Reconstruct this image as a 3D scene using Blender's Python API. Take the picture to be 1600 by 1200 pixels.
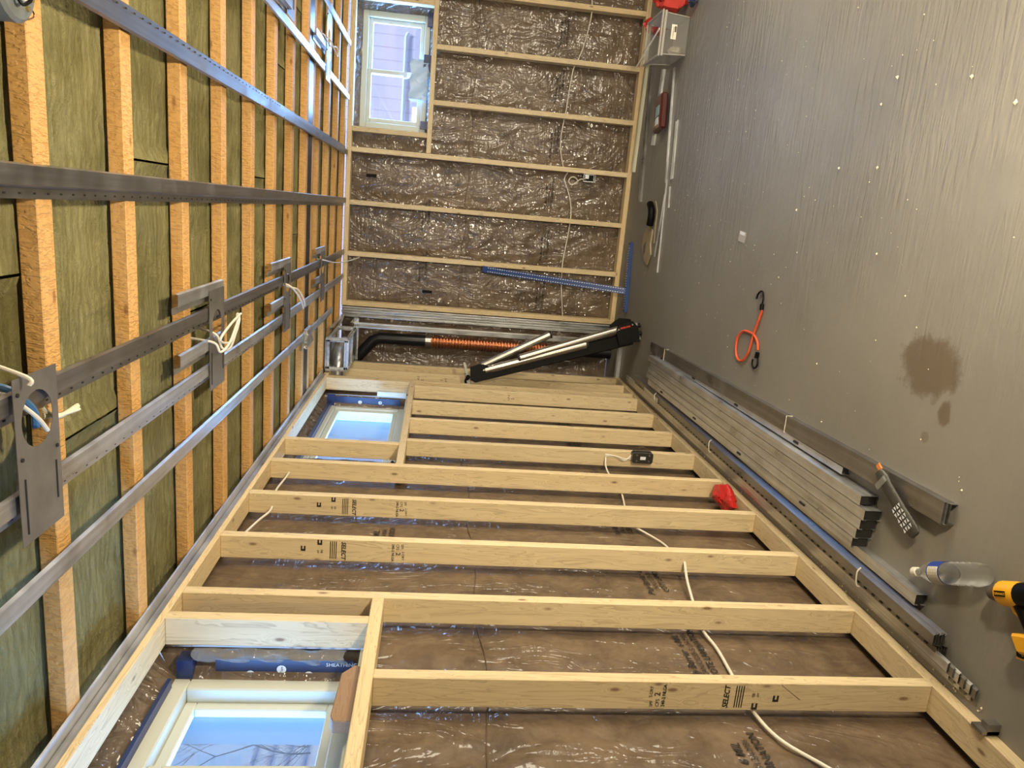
import bpy, bmesh, math, random
from mathutils import Vector, Matrix, noise as mnoise
random.seed(7)
C = bpy.context.scene
for o in list(bpy.data.objects): bpy.data.objects.remove(o)

# ---------------------------------------------------------------- camera, sky, lamp, exposure
cam_d = bpy.data.cameras.new('camera'); cam = bpy.data.objects.new('camera', cam_d); C.collection.objects.link(cam)
R0 = Vector((0.0861, -0.09576, -0.99167)); R1 = Vector((-0.97003, -0.23509, -0.06152)); R2 = Vector((-0.22724, 0.96725, -0.11313))
m = Matrix.Identity(4)
for i in range(3):
    m[i][0] = R0[i]; m[i][1] = -R1[i]; m[i][2] = -R2[i]
m.translation = Vector((1.22593, -6.06634, 1.54406))
cam.matrix_world = m
cam_d.sensor_width = 36; cam_d.lens = 1132.78 / 1600 * 36; cam_d.clip_start = 0.02; cam_d.clip_end = 200
C.camera = cam
W = bpy.data.worlds.new('sky'); C.world = W; W.use_nodes = True
bg = W.node_tree.nodes['Background']; bg.inputs[0].default_value = (0.42, 0.62, 1.0, 1); bg.inputs[1].default_value = 0.75
C.view_settings.view_transform = 'Standard'; C.view_settings.look = 'None'; C.view_settings.gamma = 1
C.view_settings.use_curve_mapping = False; C.view_settings.exposure = 0.33

def lamp(name, typ, loc, energy, color, **kw):
    d = bpy.data.lights.new(name, typ); d.energy = energy; d.color = color
    for k, v in kw.items(): setattr(d, k, v)
    o = bpy.data.objects.new(name, d); o.location = loc; C.collection.objects.link(o); return o
# the floor-standing work light beside the photographer
wk = lamp('work_lamp_light', 'AREA', (1.65, -5.15, 0.72), 50, (1.0, 0.84, 0.58), shape='RECTANGLE', size=.16, size_y=.10)
wk.rotation_euler = (math.radians(107), 0, math.radians(2))
# added soft fill at the right wall, outside the picture; no doorway there
rr_ = lamp('side_fill_light', 'AREA', (3.885, -3.4, 1.15), 110, (1.0, 0.88, 0.68), shape='RECTANGLE', size=2.1, size_y=1.7)
rr_.rotation_euler = (0, math.radians(90), 0)
# invented broad fill far behind the photographer, raises the ambient light
ra = lamp('rear_fill_light', 'AREA', (2.9, -14.5, 1.7), 150, (1.0, 0.88, 0.68), shape='RECTANGLE', size=1.8, size_y=1.5)
ra.rotation_euler = (math.radians(90), 0, 0)
# overcast sun, high behind the house
sn = lamp('overcast_sun', 'SUN', (0, 0, 8), 2.6, (0.93, 0.95, 1.0), angle=math.radians(30)); sn.rotation_euler = Vector((.35, -.8, 1.0)).to_track_quat('Z', 'Y').to_euler()
# daylight coming in through the three windows (sky portals)
for nm, loc, rot, sx, sy in (('near_window_daylight', (-0.274, -4.75, 1.97), (0, -math.pi/2, 0), 0.54, 1.3),
                             ('middle_window_daylight', (-0.274, -1.67, 1.97), (0, -math.pi/2, 0), 0.54, 1.2),
                             ('far_window_daylight', (2.25, 0.279, 1.97), (-math.pi/2, 0, 0), 0.9, 0.54)):
    a = lamp(nm, 'AREA', loc, {'n': 17, 'm': 14, 'f': 44}[nm[0]], (0.27, 0.52, 1.0), shape='RECTANGLE', size=sx, size_y=sy)
    a.rotation_euler = rot

# ---------------------------------------------------------------- materials
def srgb(h):
    h = h.lstrip('#'); v = [int(h[i:i+2], 16) / 255 for i in (0, 2, 4)]
    return tuple(((c + .055) / 1.055) ** 2.4 if c > .04045 else c / 12.92 for c in v) + (1,)
class NT:
    def __init__(s, name):
        s.m = bpy.data.materials.new(name); s.m.use_nodes = True; s.t = s.m.node_tree; s.b = s.t.nodes['Principled BSDF']
        s.out = s.t.nodes['Material Output']
    def n(s, typ, **kw):
        x = s.t.nodes.new(typ)
        for k, v in kw.items():
            if k.startswith('i_'):
                key = k[2:]; key = int(key) if key.isdigit() else key.replace('_', ' ')
                x.inputs[key].default_value = v
            else: setattr(x, k, v)
        return x
    def l(s, a, b): s.t.links.new(a, b)
    def coord(s, scale, rnd=True, which='Object'):
        tc = s.n('ShaderNodeTexCoord'); mp = s.n('ShaderNodeMapping'); mp.inputs['Scale'].default_value = scale
        if rnd:
            oi = s.n('ShaderNodeObjectInfo'); vm = s.n('ShaderNodeVectorMath', operation='SCALE'); vm.inputs['Scale'].default_value = 37.0
            cb = s.n('ShaderNodeCombineXYZ')
            for i in range(3): s.l(oi.outputs['Random'], cb.inputs[i])
            s.l(cb.outputs[0], vm.inputs[0]); s.l(vm.outputs[0], mp.inputs['Location'])
        s.l(tc.outputs[which], mp.inputs['Vector']); return mp.outputs[0]
    def noise(s, vec, scale, detail=3, rough=.5, dist=0):
        x = s.n('ShaderNodeTexNoise'); x.inputs['Scale'].default_value = scale; x.inputs['Detail'].default_value = detail
        x.inputs['Roughness'].default_value = rough; x.inputs['Distortion'].default_value = dist; s.l(vec, x.inputs['Vector']); return x.outputs['Fac']
    def ramp(s, fac, stops):
        r = s.n('ShaderNodeValToRGB'); e = r.color_ramp.elements
        while len(e) < len(stops): e.new(.5)
        for i, (p, c) in enumerate(stops): e[i].position = p; e[i].color = c if len(c) == 4 else tuple(c) + (1,)
        s.l(fac, r.inputs[0]); return r.outputs[0]
    def mix(s, fac, a, b, typ='MIX'):
        x = s.n('ShaderNodeMix', data_type='RGBA', blend_type=typ)
        for v, sl in ((fac, 0), (a, 6), (b, 7)):
            if hasattr(v, 'is_linked') or hasattr(v, 'links'): s.l(v, x.inputs[sl])
            else: x.inputs[sl].default_value = v
        return x.outputs[2]
    def math(s, op, a, b=0.0):
        x = s.n('ShaderNodeMath', operation=op)
        for i, v in enumerate((a, b)):
            if hasattr(v, 'links'): s.l(v, x.inputs[i])
            else: x.inputs[i].default_value = v
        return x.outputs[0]
    def bump(s, h, strength=.3, dist=.01):
        x = s.n('ShaderNodeBump'); x.inputs['Strength'].default_value = strength; x.inputs['Distance'].default_value = dist
        s.l(h, x.inputs['Height']); s.l(x.outputs[0], s.b.inputs['Normal']); return x
    def set(s, **kw):
        for k, v in kw.items():
            inp = s.b.inputs[k.replace('_', ' ')]
            if hasattr(v, 'links'): s.l(v, inp)
            else: inp.default_value = v
        return s
G1 = lambda v: (v, v, v, 1)

def wood(name, axis, c1, c2, knot='#6b4526', rough_sawn=False):
    t = NT(name)
    sc = [9.0, 9.0, 9.0]; sc[axis] = .75
    v = t.coord(tuple(sc))
    warp = t.noise(v, 1.3, 2, .5)
    vk = t.coord(tuple([6.0 if i == axis else 15.0 for i in range(3)]))
    vo = t.n('ShaderNodeTexVoronoi'); vo.inputs['Scale'].default_value = 1.0; t.l(vk, vo.inputs['Vector'])
    d = vo.outputs['Distance']
    near = t.ramp(d, [(0.0, G1(1)), (.34, G1(0))])
    w = t.n('ShaderNodeTexNoise'); w.inputs['Scale'].default_value = 3.2; w.inputs['Detail'].default_value = 4; w.inputs['Distortion'].default_value = .8
    add = t.n('ShaderNodeVectorMath', operation='ADD'); cb = t.n('ShaderNodeCombineXYZ')
    k2 = t.math('MULTIPLY', near, .5)
    for i in range(3): t.l(k2, cb.inputs[i])
    t.l(v, add.inputs[0]); t.l(cb.outputs[0], add.inputs[1]); t.l(add.outputs[0], w.inputs['Vector'])
    rings = t.math('FRACT', t.math('MULTIPLY', w.outputs['Fac'], 7.0))
    rr = t.ramp(rings, [(0, G1(0)), (.75, G1(.35)), (.93, G1(1)), (1, G1(0))])
    base = t.mix(warp, srgb(c1), srgb(c2))
    base = t.mix(t.math('MULTIPLY', rr, (.15 if rough_sawn else .36)), base, srgb(knot))
    kn = t.ramp(d, [(0.0, G1(1)), (.06, G1(.9)), (.10, G1(.25)), (.15, G1(0))])
    base = t.mix(t.math('MULTIPLY', kn, .8), base, srgb(knot))
    # whole-board tint
    oi = t.n('ShaderNodeObjectInfo')
    tint = t.ramp(oi.outputs['Random'], [(0, (.86, .84, .80)), (.5, (1, 1, 1)), (1, (1.0, .95, .86))])
    base = t.mix(1.0, base, tint, 'MULTIPLY')
    t.set(Base_Color=base, Roughness=.62)
    if rough_sawn:
        vs = t.coord(tuple([120.0 if i == axis else 42.0 for i in range(3)]))
        h = t.noise(vs, 1.0, 2, .6, .3)
        hh = t.ramp(h, [(.40, G1(0)), (.55, G1(1))])
        t.l(t.mix(t.math('MULTIPLY', t.math('SUBTRACT', 1.0, hh), .22), base, srgb('#9a6a34')), t.b.inputs['Base Color'])
        t.bump(hh, .5, .003)
    else:
        t.bump(t.noise(v, 6, 3, .6), .12, .003)
    return t.m
PINE = [wood('pale_spruce_%d' % a, a, '#e4d5b0', '#d6c096') for a in range(3)]
FIR = [wood('rough_fir_%d' % a, a, '#e2b777', '#d3a05c', '#8a5a2c', True) for a in range(3)]

def simple(name, col, rough=.5, metal=0.0, bump=None, coat=0.0, var=.0, **kw):
    t = NT(name); c = srgb(col) if isinstance(col, str) else col
    if var:
        v = t.coord((1, 1, 1)); f = t.noise(v, kw.pop('vscale', 12), 4, .6)
        dark = tuple(x * (1 - var) for x in c[:3]) + (1,)
        t.set(Base_Color=t.mix(t.ramp(f, [(.3, G1(0)), (.7, G1(1))]), dark, c))
    else: t.set(Base_Color=c)
    t.set(Roughness=rough, Metallic=metal, Coat_Weight=coat)
    if bump:
        v = t.coord((1, 1, 1)); t.bump(t.noise(v, bump[0], 4, .6), bump[1], bump[2])
    return t.m

def galv(name, col='#d4d6d8', rough=.34, axis=1):
    t = NT(name); s = [60.0] * 3; s[axis] = 1.2
    v = t.coord(tuple(s)); f = t.noise(v, 1, 3, .6)
    v2 = t.coord((1, 1, 1)); f2 = t.noise(v2, 7, 3, .6)
    c = srgb(col); d = tuple(x * .55 for x in c[:3]) + (1,)
    t.set(Base_Color=t.mix(t.ramp(t.math('MULTIPLY', t.math('ADD', f, f2), .5), [(.35, G1(0)), (.62, G1(1))]), d, c), Metallic=.8)
    t.l(t.ramp(f2, [(.3, G1(rough - .08)), (.7, G1(rough + .14))]), t.b.inputs['Roughness'])
    t.bump(f, .1, .002); return t.m
STEEL = [galv('galvanised_steel_%d' % a, axis=a) for a in range(3)]
DKSTEEL = [galv('dull_steel_%d' % a, '#928f8b', .34, a) for a in range(3)]
PLATE = simple('zinc_plate', '#8f8c86', .42, .6, (9, .25, .004), var=.3)

def make_poly(name, coat=1.0, relief=.013):
    t = NT(name)
    v = t.coord((1, 1, 1), rnd=False)
    f = t.noise(v, 2.6, 5, .62, .6); f2 = t.noise(v, 11, 5, .7, .5)
    c = t.mix(t.ramp(f, [(.3, G1(0)), (.7, G1(1))]), srgb('#403327'), srgb('#6d5a47'))
    c = t.mix(t.math('MULTIPLY', t.ramp(f2, [(.42, G1(0)), (.72, G1(1))]), .5), c, srgb('#8b7860'))
    t.set(Base_Color=c, Roughness=.55, Coat_Weight=coat, Coat_Roughness=.13, Coat_IOR=1.85)
    # film wrinkles
    vw = t.coord((3.2, 3.2, 1.5), rnd=False)
    w1 = t.noise(vw, 2.2, 2.5, .5, 1.6); r1 = t.math('ABSOLUTE', t.math('SUBTRACT', w1, .5))
    r1 = t.math('POWER', t.math('SUBTRACT', 1.0, t.math('MULTIPLY', r1, 2.0)), 4.0)
    vx = t.coord((7, 7, 30), rnd=False); w2 = t.noise(vx, 1.0, 1.6, .5, 1.1)
    h = t.math('ADD', t.math('MULTIPLY', r1, .9), t.math('MULTIPLY', w2, .8))
    bp = t.n('ShaderNodeBump'); bp.inputs['Strength'].default_value = 1.0; bp.inputs['Distance'].default_value = relief
    t.l(h, bp.inputs['Height']); t.l(bp.outputs[0], t.b.inputs['Coat Normal'])
    b2 = t.n('ShaderNodeBump'); b2.inputs['Strength'].default_value = .4; b2.inputs['Distance'].default_value = .02
    t.l(w1, b2.inputs['Height']); t.l(b2.outputs[0], t.b.inputs['Normal'])
    return t.m
POLY = make_poly('brown_batts_under_clear_film', .85)
POLY_SMOOTH = make_poly('brown_batts_under_taut_film', .4, .008)

def make_wool():
    t = NT('green_mineral_wool'); v = t.coord((1, 1, 1)); vf = t.coord((5, 22, 22))
    f = t.noise(v, 5, 5, .65, .4); f2 = t.noise(vf, 2.4, 5, .75, .6); f3 = t.noise(v, 2.0, 2)
    c = t.mix(t.ramp(f, [(.32, G1(0)), (.68, G1(1))]), srgb('#78734a'), srgb('#989368'))
    c = t.mix(t.math('MULTIPLY', t.ramp(f2, [(.45, G1(0)), (.8, G1(1))]), .42), c, srgb('#aeab90'))
    c = t.mix(t.ramp(f3, [(.5, G1(0)), (.72, G1(.7))]), c, srgb('#5e5836'))
    t.set(Base_Color=c, Roughness=.95, Specular_IOR_Level=.1)
    t.bump(t.math('ADD', t.math('MULTIPLY', f, .6), t.math('MULTIPLY', f2, .4)), 1.0, .04); return t.m
WOOL = make_wool()

def make_floor():
    t = NT('trowelled_concrete'); v = t.coord((1, 1, 1), rnd=False)
    f = t.noise(v, 1.4, 4, .6); f2 = t.noise(v, 45, 4, .7)
    c = t.mix(t.ramp(f, [(.3, G1(0)), (.7, G1(1))]), srgb('#7d7a73'), srgb('#8c8981'))
    c = t.mix(t.math('MULTIPLY', f2, .25), c, srgb('#696660'))
    # water stain: a dried puddle with feathered edge and three drips
    sep = t.n('ShaderNodeSeparateXYZ'); t.l(v, sep.inputs[0])
    fe = t.noise(v, 16, 5, .7)
    def blob(cx, cy, rx, ry, amt):
        dx = t.math('DIVIDE', t.math('SUBTRACT', sep.outputs[0], cx), rx); dy = t.math('DIVIDE', t.math('SUBTRACT', sep.outputs[1], cy), ry)
        d = t.math('SQRT', t.math('ADD', t.math('MULTIPLY', dx, dx), t.math('MULTIPLY', dy, dy)))
        d = t.math('ADD', d, t.math('MULTIPLY', t.math('SUBTRACT', fe, .5), 1.5))
        return t.math('MULTIPLY', t.ramp(d, [(.72, G1(1)), (.95, G1(.35)), (1, G1(0))]), amt)
    m1 = blob(.875, -3.99, .105, .15, .6); m2 = blob(.76, -4.10, .05, .03, .6); m3 = blob(.66, -4.04, .02, .02, .35)
    mm = t.math('MAXIMUM', t.math('MAXIMUM', m1, m2), m3)
    c = t.mix(mm, c, srgb('#55401f'))
    m4 = blob(1.01, -.80, .10, .05, .5)
    c = t.mix(m4, c, srgb('#4d4325'))
    rg = t.math('SUBTRACT', .52, t.math('MULTIPLY', mm, .2))
    t.set(Base_Color=c, Roughness=rg)
    # trowel ridges, strongest on the right hand side
    mp = t.n('ShaderNodeMapping'); mp.inputs['Scale'].default_value = (5, 42, 1); mp.inputs['Rotation'].default_value = (0, 0, math.radians(14)); t.l(v, mp.inputs['Vector'])
    r1 = t.noise(mp.outputs[0], 1.0, 3, .55, .9)
    mp2 = t.n('ShaderNodeMapping'); mp2.inputs['Scale'].default_value = (4, 34, 1); mp2.inputs['Rotation'].default_value = (0, 0, math.radians(-38)); t.l(v, mp2.inputs['Vector'])
    r2 = t.noise(mp2.outputs[0], 1.0, 3, .55, .6)
    patch = t.ramp(t.noise(v, 2.1, 2), [(.46, G1(0)), (.54, G1(1))])
    rr = t.mix(patch, r1, r2)
    grd = t.n('ShaderNodeMapRange'); t.l(sep.outputs[0], grd.inputs[0]); grd.inputs[1].default_value = .7; grd.inputs[2].default_value = 1.7; grd.inputs[3].default_value = .12; grd.inputs[4].default_value = 1
    pm = t.ramp(t.noise(v, 1.7, 3, .6), [(.38, G1(.15)), (.6, G1(1))])
    h = t.math('ADD', t.math('MULTIPLY', t.math('MULTIPLY', rr, pm), grd.outputs[0]), t.math('MULTIPLY', f2, .12))
    t.bump(h, .8, .014); return t.m
FLOOR = make_floor()
def make_glass():
    t = NT('window_glass'); tr = t.n('ShaderNodeBsdfTransparent'); tr.inputs[0].default_value = (.94, .97, 1, 1)
    gl = t.n('ShaderNodeBsdfGlossy'); gl.inputs['Roughness'].default_value = .02; mx = t.n('ShaderNodeMixShader'); mx.inputs[0].default_value = .07
    t.l(tr.outputs[0], mx.inputs[1]); t.l(gl.outputs[0], mx.inputs[2]); t.l(mx.outputs[0], t.out.inputs[0]); return t.m
GLASS = make_glass()
def make_clear(name, tint, rough, fac):
    t = NT(name); tr = t.n('ShaderNodeBsdfTransparent'); tr.inputs[0].default_value = tint; t.set(Base_Color=(.6, .6, .58, 1), Roughness=rough)
    lw = t.n('ShaderNodeLayerWeight'); lw.inputs[0].default_value = .35; mx = t.n('ShaderNodeMixShader')
    t.l(t.math('ADD', t.math('MULTIPLY', lw.outputs['Fresnel'], .8), fac), mx.inputs[0]); t.l(tr.outputs[0], mx.inputs[1]); t.l(t.b.outputs[0], mx.inputs[2])
    t.l(mx.outputs[0], t.out.inputs[0]); return t.m
CLEAR = make_clear('clear_plastic', (.95, .965, .965, 1), .04, .03)
BINPL = make_clear('cloudy_clear_plastic', (.86, .86, .84, 1), .2, .14)
INK = simple('black_ink', '#1c1a18', .6)
BLACK = simple('black_plastic', '#070707', .5); BLACK.node_tree.nodes['Principled BSDF'].inputs['Specular IOR Level'].default_value = .15
RUBBER = simple('black_rubber', '#0f0f0f', .6)
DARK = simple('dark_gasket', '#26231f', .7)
WHITEC = simple('white_cable_jacket', '#dcd6c8', .45)
BLUEC = simple('blue_cable_jacket', '#3f6d9c', .45)
VINYL = simple('white_vinyl', '#c3c6ba', .35)
NAVY = simple('navy_tape', '#1d2f5c', .3, bump=(30, .3, .004))
TEXTW = simple('white_print', '#dfe6ef', .5)
RED = simple('red_film', '#c32a26', .28, bump=(18, .9, .02))
REDCLOTH = simple('red_cloth', '#c23a30', .75, bump=(14, .5, .02))
ORANGE = simple('orange_elastic', '#d9552c', .6, bump=(160, .4, .002))
YELLOW = simple('yellow_plastic', '#e0a41a', .38)
BLUE = simple('blue_anodised', '#183c78', .4, .1)
SILVER = simple('brushed_tube', '#a8a49a', .28, .9)
COPPER = simple('copper', '#c98a64', .33, .9)
ABS = simple('black_pipe', '#15171c', .35)
TAN = simple('kraft_card', '#9c8f76', .8)
MAROON = simple('maroon_plastic', '#4a1c18', .3, coat=.6)
DROSS = simple('wool_crumb', '#e3dcc0', .9)
GREYB = simple('grey_enamel', '#7f8482', .4, .3)

# ---------------------------------------------------------------- mesh helpers
class MB:
    def __init__(s): s.v = []; s.f = []; s.m = []; s.mi = 0
    def add(s, vs, fs):
        n = len(s.v); s.v += [tuple(a) for a in vs]; s.f += [tuple(i + n for i in f) for f in fs]; s.m += [s.mi] * len(fs); return s
    def box(s, x0, x1, y0, y1, z0, z1):
        return s.add([(x0, y0, z0), (x1, y0, z0), (x1, y1, z0), (x0, y1, z0), (x0, y0, z1), (x1, y0, z1), (x1, y1, z1), (x0, y1, z1)],
                     [(0, 3, 2, 1), (4, 5, 6, 7), (0, 1, 5, 4), (1, 2, 6, 5), (2, 3, 7, 6), (3, 0, 4, 7)])
    def hexa(s, p):   # 8 points: bottom 4 ring, top 4 ring
        return s.add(p, [(0, 3, 2, 1), (4, 5, 6, 7), (0, 1, 5, 4), (1, 2, 6, 5), (2, 3, 7, 6), (3, 0, 4, 7)])
    def frame(s, o, a, b, c, la, lb, lc):  # oriented box, centred in b,c, starts at o along a
        o = Vector(o); P = []
        for ta in (0, la):
            for tb, tc in ((-lb/2, -lc/2), (lb/2, -lc/2), (lb/2, lc/2), (-lb/2, lc/2)):
                P.append(o + a * ta + b * tb + c * tc)
        return s.hexa(P)
    def prism(s, prof, axis, a0, a1, closed=True):   # prof = list of 2-d points in the other two axes (cyclic order)
        def P(q, a):
            r = [0, 0, 0]; r[axis] = a; r[(axis + 1) % 3] = q[0]; r[(axis + 2) % 3] = q[1]; return r
        n = len(prof); vs = [P(q, a0) for q in prof] + [P(q, a1) for q in prof]
        fs = [(i, (i + 1) % n, (i + 1) % n + n, i + n) for i in range(n)]
        if closed: fs += [tuple(range(n - 1, -1, -1)), tuple(range(n, 2 * n))]
        return s.add(vs, fs)
    def sheet(s, line, th, axis, a0, a1):  # open polyline thickened, extruded: bent sheet metal
        L = [Vector((p[0], p[1])) for p in line]; off = []
        for i, p in enumerate(L):
            d = Vector((0, 0))
            if i > 0: d += (p - L[i-1]).normalized()
            if i < len(L) - 1: d += (L[i+1] - p).normalized()
            d.normalize(); off.append(p + Vector((-d.y, d.x)) * th)
        return s.prism([tuple(p) for p in L] + [tuple(p) for p in reversed(off)], axis, a0, a1)
    def tube(s, pts, r, n=8, cap=True, rs=None):
        pts = [Vector(p) for p in pts]; up = None; rings = []
        for i, p in enumerate(pts):
            t = (pts[min(i+1, len(pts)-1)] - pts[max(i-1, 0)])
            t = t.normalized() if t.length > 1e-9 else Vector((0, 0, 1))
            if up is None: up = t.orthogonal().normalized()
            up = (up - t * up.dot(t)); up = up.normalized() if up.length > 1e-6 else t.orthogonal().normalized()
            b = t.cross(up); rr = rs[i] if rs else r
            rings.append([p + (up * math.cos(2*math.pi*k/n) + b * math.sin(2*math.pi*k/n)) * rr for k in range(n)])
        vs = [q for R in rings for q in R]; fs = []
        for i in range(len(rings) - 1):
            for k in range(n): fs.append((i*n+k, i*n+(k+1) % n, (i+1)*n+(k+1) % n, (i+1)*n+k))
        if cap: fs += [tuple(range(n-1, -1, -1)), tuple(range((len(rings)-1)*n, len(rings)*n))]
        return s.add(vs, fs)
    def build(s, name, mats, parent=None, bevel=0, smooth=False, origin=None):
        me = bpy.data.meshes.new(name); me.from_pydata(s.v, [], s.f)
        for mt in (mats if isinstance(mats, (list, tuple)) else [mats]): me.materials.append(mt)
        for p, i in zip(me.polygons, s.m): p.material_index = i
        bm = bmesh.new(); bm.from_mesh(me); bmesh.ops.recalc_face_normals(bm, faces=bm.faces)
        if bevel: bmesh.ops.bevel(bm, geom=bm.edges[:], offset=bevel, segments=1, affect='EDGES', clamp_overlap=True)
        bm.to_mesh(me); bm.free()
        o = bpy.data.objects.new(name, me); C.collection.objects.link(o)
        if smooth:
            for p in me.polygons: p.use_smooth = True
            me.set_sharp_from_angle(angle=math.radians(40))
        if parent is None or origin == 'own':
            xs = [v.co for v in me.vertices]
            c = Vector(((min(v.x for v in xs) + max(v.x for v in xs)) / 2, (min(v.y for v in xs) + max(v.y for v in xs)) / 2, min(v.z for v in xs)))
            me.transform(Matrix.Translation(-c)); o.location = c
        if parent is not None:
            o.parent = parent; o.matrix_parent_inverse = Matrix.Identity(4)
            if parent.type == 'EMPTY' or True:
                me.transform(Matrix.Translation(-(tot(parent)))) if origin != 'own' else None
                if origin == 'own': o.location = o.location - tot(parent)
        return o
def tot(o):
    v = Vector((0, 0, 0))
    while o is not None: v = v + o.location; o = o.parent
    return v
def tag(o, label, cat, group=None, kind=None):
    if label: o['label'] = label
    if cat: o['category'] = cat
    if group: o['group'] = group
    if kind: o['kind'] = kind
    return o
def struct(o): o['kind'] = 'structure'; return o
def empty(name, loc, label, cat, group=None):
    o = bpy.data.objects.new(name, None); o.location = loc; o.empty_display_size = .05; C.collection.objects.link(o); return tag(o, label, cat, group)
def spline(pts, k=6):
    P = [Vector(p) for p in pts]; out = []
    for i in range(len(P) - 1):
        p0 = P[max(i-1, 0)]; p1 = P[i]; p2 = P[i+1]; p3 = P[min(i+2, len(P)-1)]
        for j in range(k):
            t = j / k
            out.append(.5 * ((2*p1) + (p2-p0)*t + (2*p0-5*p1+4*p2-p3)*t*t + (-p0+3*p1-3*p2+p3)*t**3))
    out.append(P[-1]); return out
def text_mesh(body, size, mat4, mat, name, parent, fn=None, shear=0, bold=0.0, label=None):
    cu = bpy.data.curves.new(name, 'FONT'); cu.body = body; cu.size = size; cu.shear = shear; cu.offset = bold; cu.resolution_u = 2
    cu.extrude = 0.0
    t = bpy.data.objects.new(name, cu); C.collection.objects.link(t)
    dg = bpy.context.evaluated_depsgraph_get(); me = bpy.data.meshes.new_from_object(t.evaluated_get(dg))
    bpy.data.objects.remove(t)
    me.transform(mat4)
    if fn:
        for v in me.vertices: v.co = fn(v.co)
    me.materials.clear(); me.materials.append(mat)
    me.transform(Matrix.Translation(-tot(parent)))
    o = bpy.data.objects.new(name, me); C.collection.objects.link(o); o.parent = parent
    if label: o['label'] = label
    return o
def basis(o, x, y):
    x = Vector(x).normalized(); y = Vector(y).normalized(); z = x.cross(y)
    M = Matrix.Identity(4)
    for i in range(3): M[i][0] = x[i]; M[i][1] = y[i]; M[i][2] = z[i]; M[i][3] = o[i]
    return M
ORD = ['first', 'second', 'third', 'fourth', 'fifth', 'sixth', 'seventh', 'eighth', 'ninth', 'tenth', 'eleventh', 'twelfth', 'thirteenth']
def board(name, b, label, group=None, mats=PINE, cat='stud', bevel=.0022):
    d = [b[1]-b[0], b[3]-b[2], b[5]-b[4]]; ax = d.index(max(d))
    return tag(MB().box(*b).build(name, mats[ax], bevel=bevel), label, cat, group)

# ---------------------------------------------------------------- setting
def grid_wall(name, rects, plane, axis, mat, amp, bays, step=.017):
    """film wall: rects = (a0,a1,z0,z1); axis 0 -> plane x, runs along y; axis 1 -> plane y, runs along x"""
    mb = MB()
    for a0, a1, z0, z1 in rects:
        na = max(2, int((a1-a0)/step)); nz = max(2, int((z1-z0)/step))
        vs = []
        for i in range(na+1):
            for j in range(nz+1):
                a = a0 + (a1-a0)*i/na; z = z0 + (z1-z0)*j/nz; vs.append(film(a, z, plane, axis))
        fs = [(i*(nz+1)+j, (i+1)*(nz+1)+j, (i+1)*(nz+1)+j+1, i*(nz+1)+j+1) for i in range(na) for j in range(nz)]
        mb.add(vs, fs)
    return struct(mb.build(name, mat, smooth=True))
def film(a, z, plane, axis):
    ph = ((a + 4.331) / .4064) % 1 if axis == 0 else ((a - 2.836) / .4064) % 1
    edge = math.sin(math.pi * ph) ** .7
    vz = min(1, max(0, z / .25)) * min(1, max(0, (2.3 - z) / .2))
    seam = 1 - .55 * math.exp(-((z - 1.33) / .05) ** 2)
    n = mnoise.noise(Vector((a * 2.6, z * 2.2, 3.3 + axis))) * .5 + mnoise.noise(Vector((a * 8, z * 4.5, 1.7))) * .25
    k = (.014 if axis == 0 else .024)
    g = 1.4 if axis else .8
    cr = (1 - abs(mnoise.noise(Vector((a * 10 + z * 3, z * 3.2 - a * 2, 7.7)))) * 2) ** 3 * .009 * g + mnoise.noise(Vector((a * 24, z * 9 + a * 6, 4.4))) * .0045 * g
    d = edge * vz * (seam * k * (.75 + n) + cr)
    return (plane + d, a, z) if axis == 0 else (a, plane - d, z)
WL = -.122; WF = .118
struct(MB().box(-.6, 3.95, -15.0, .7, -.1, 0).build('floor', FLOOR))
fl = bpy.data.objects['floor']
fl.data.transform(Matrix.Translation(fl.location)); fl.location = (0, 0, 0)
struct(MB().box(-.6, 3.95, -15.0, .7, 2.56, 2.62).build('ceiling', simple('dark_deck', '#3a2c1c', .9)))
wl = grid_wall('wall_left', [(-15.0, WF, .004, 1.66), (-2.375, WF-.0, 1.66, 2.31) if False else (-1.0, WF, 1.66, 2.31), (-4.05, -2.36, 1.66, 2.31), (-15.0, -5.42, 1.66, 2.31)], WL, 0, POLY_SMOOTH, 1, 0)
wf = grid_wall('wall_far', [(WL, 3.9, .004, 1.66), (WL, 1.77, 1.66, 2.31), (2.74, 3.9, 1.66, 2.31)], WF, 1, POLY, 1, 0)
struct(MB().box(3.9, 3.95, -15.0, .7, 0, 2.56).build('wall_right', simple('tan_side_wall', '#8b7458', .8)))  # right and back walls share one even tan
struct(MB().box(-.6, 3.95, -15.05, -15.0, 0, 2.56).build('wall_back', simple('tan_back_wall', '#8b7458', .8)))
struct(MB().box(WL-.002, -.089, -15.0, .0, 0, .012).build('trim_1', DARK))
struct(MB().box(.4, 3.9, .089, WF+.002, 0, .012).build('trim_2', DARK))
def low(body):
    return body
def film_text(body, size, a, z, axis, parent, **kw):
    if axis == 0:
        fn = lambda c: Vector(film(c.y, c.z, WL, 0)) + Vector((.0045, 0, 0)); M = basis((WL, a, z), (0, 1, 0), (0, 0, 1))
    else:
        fn = lambda c: Vector(film(c.x, c.z, WF, 1)) + Vector((0, -.0045, 0)); M = basis((a, WF, z), (1, 0, 0), (0, 0, 1))
    return text_mesh(body, size, M, INK, 'printed_lettering', parent, fn=fn, label='black lettering printed on the film', **kw)
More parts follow.
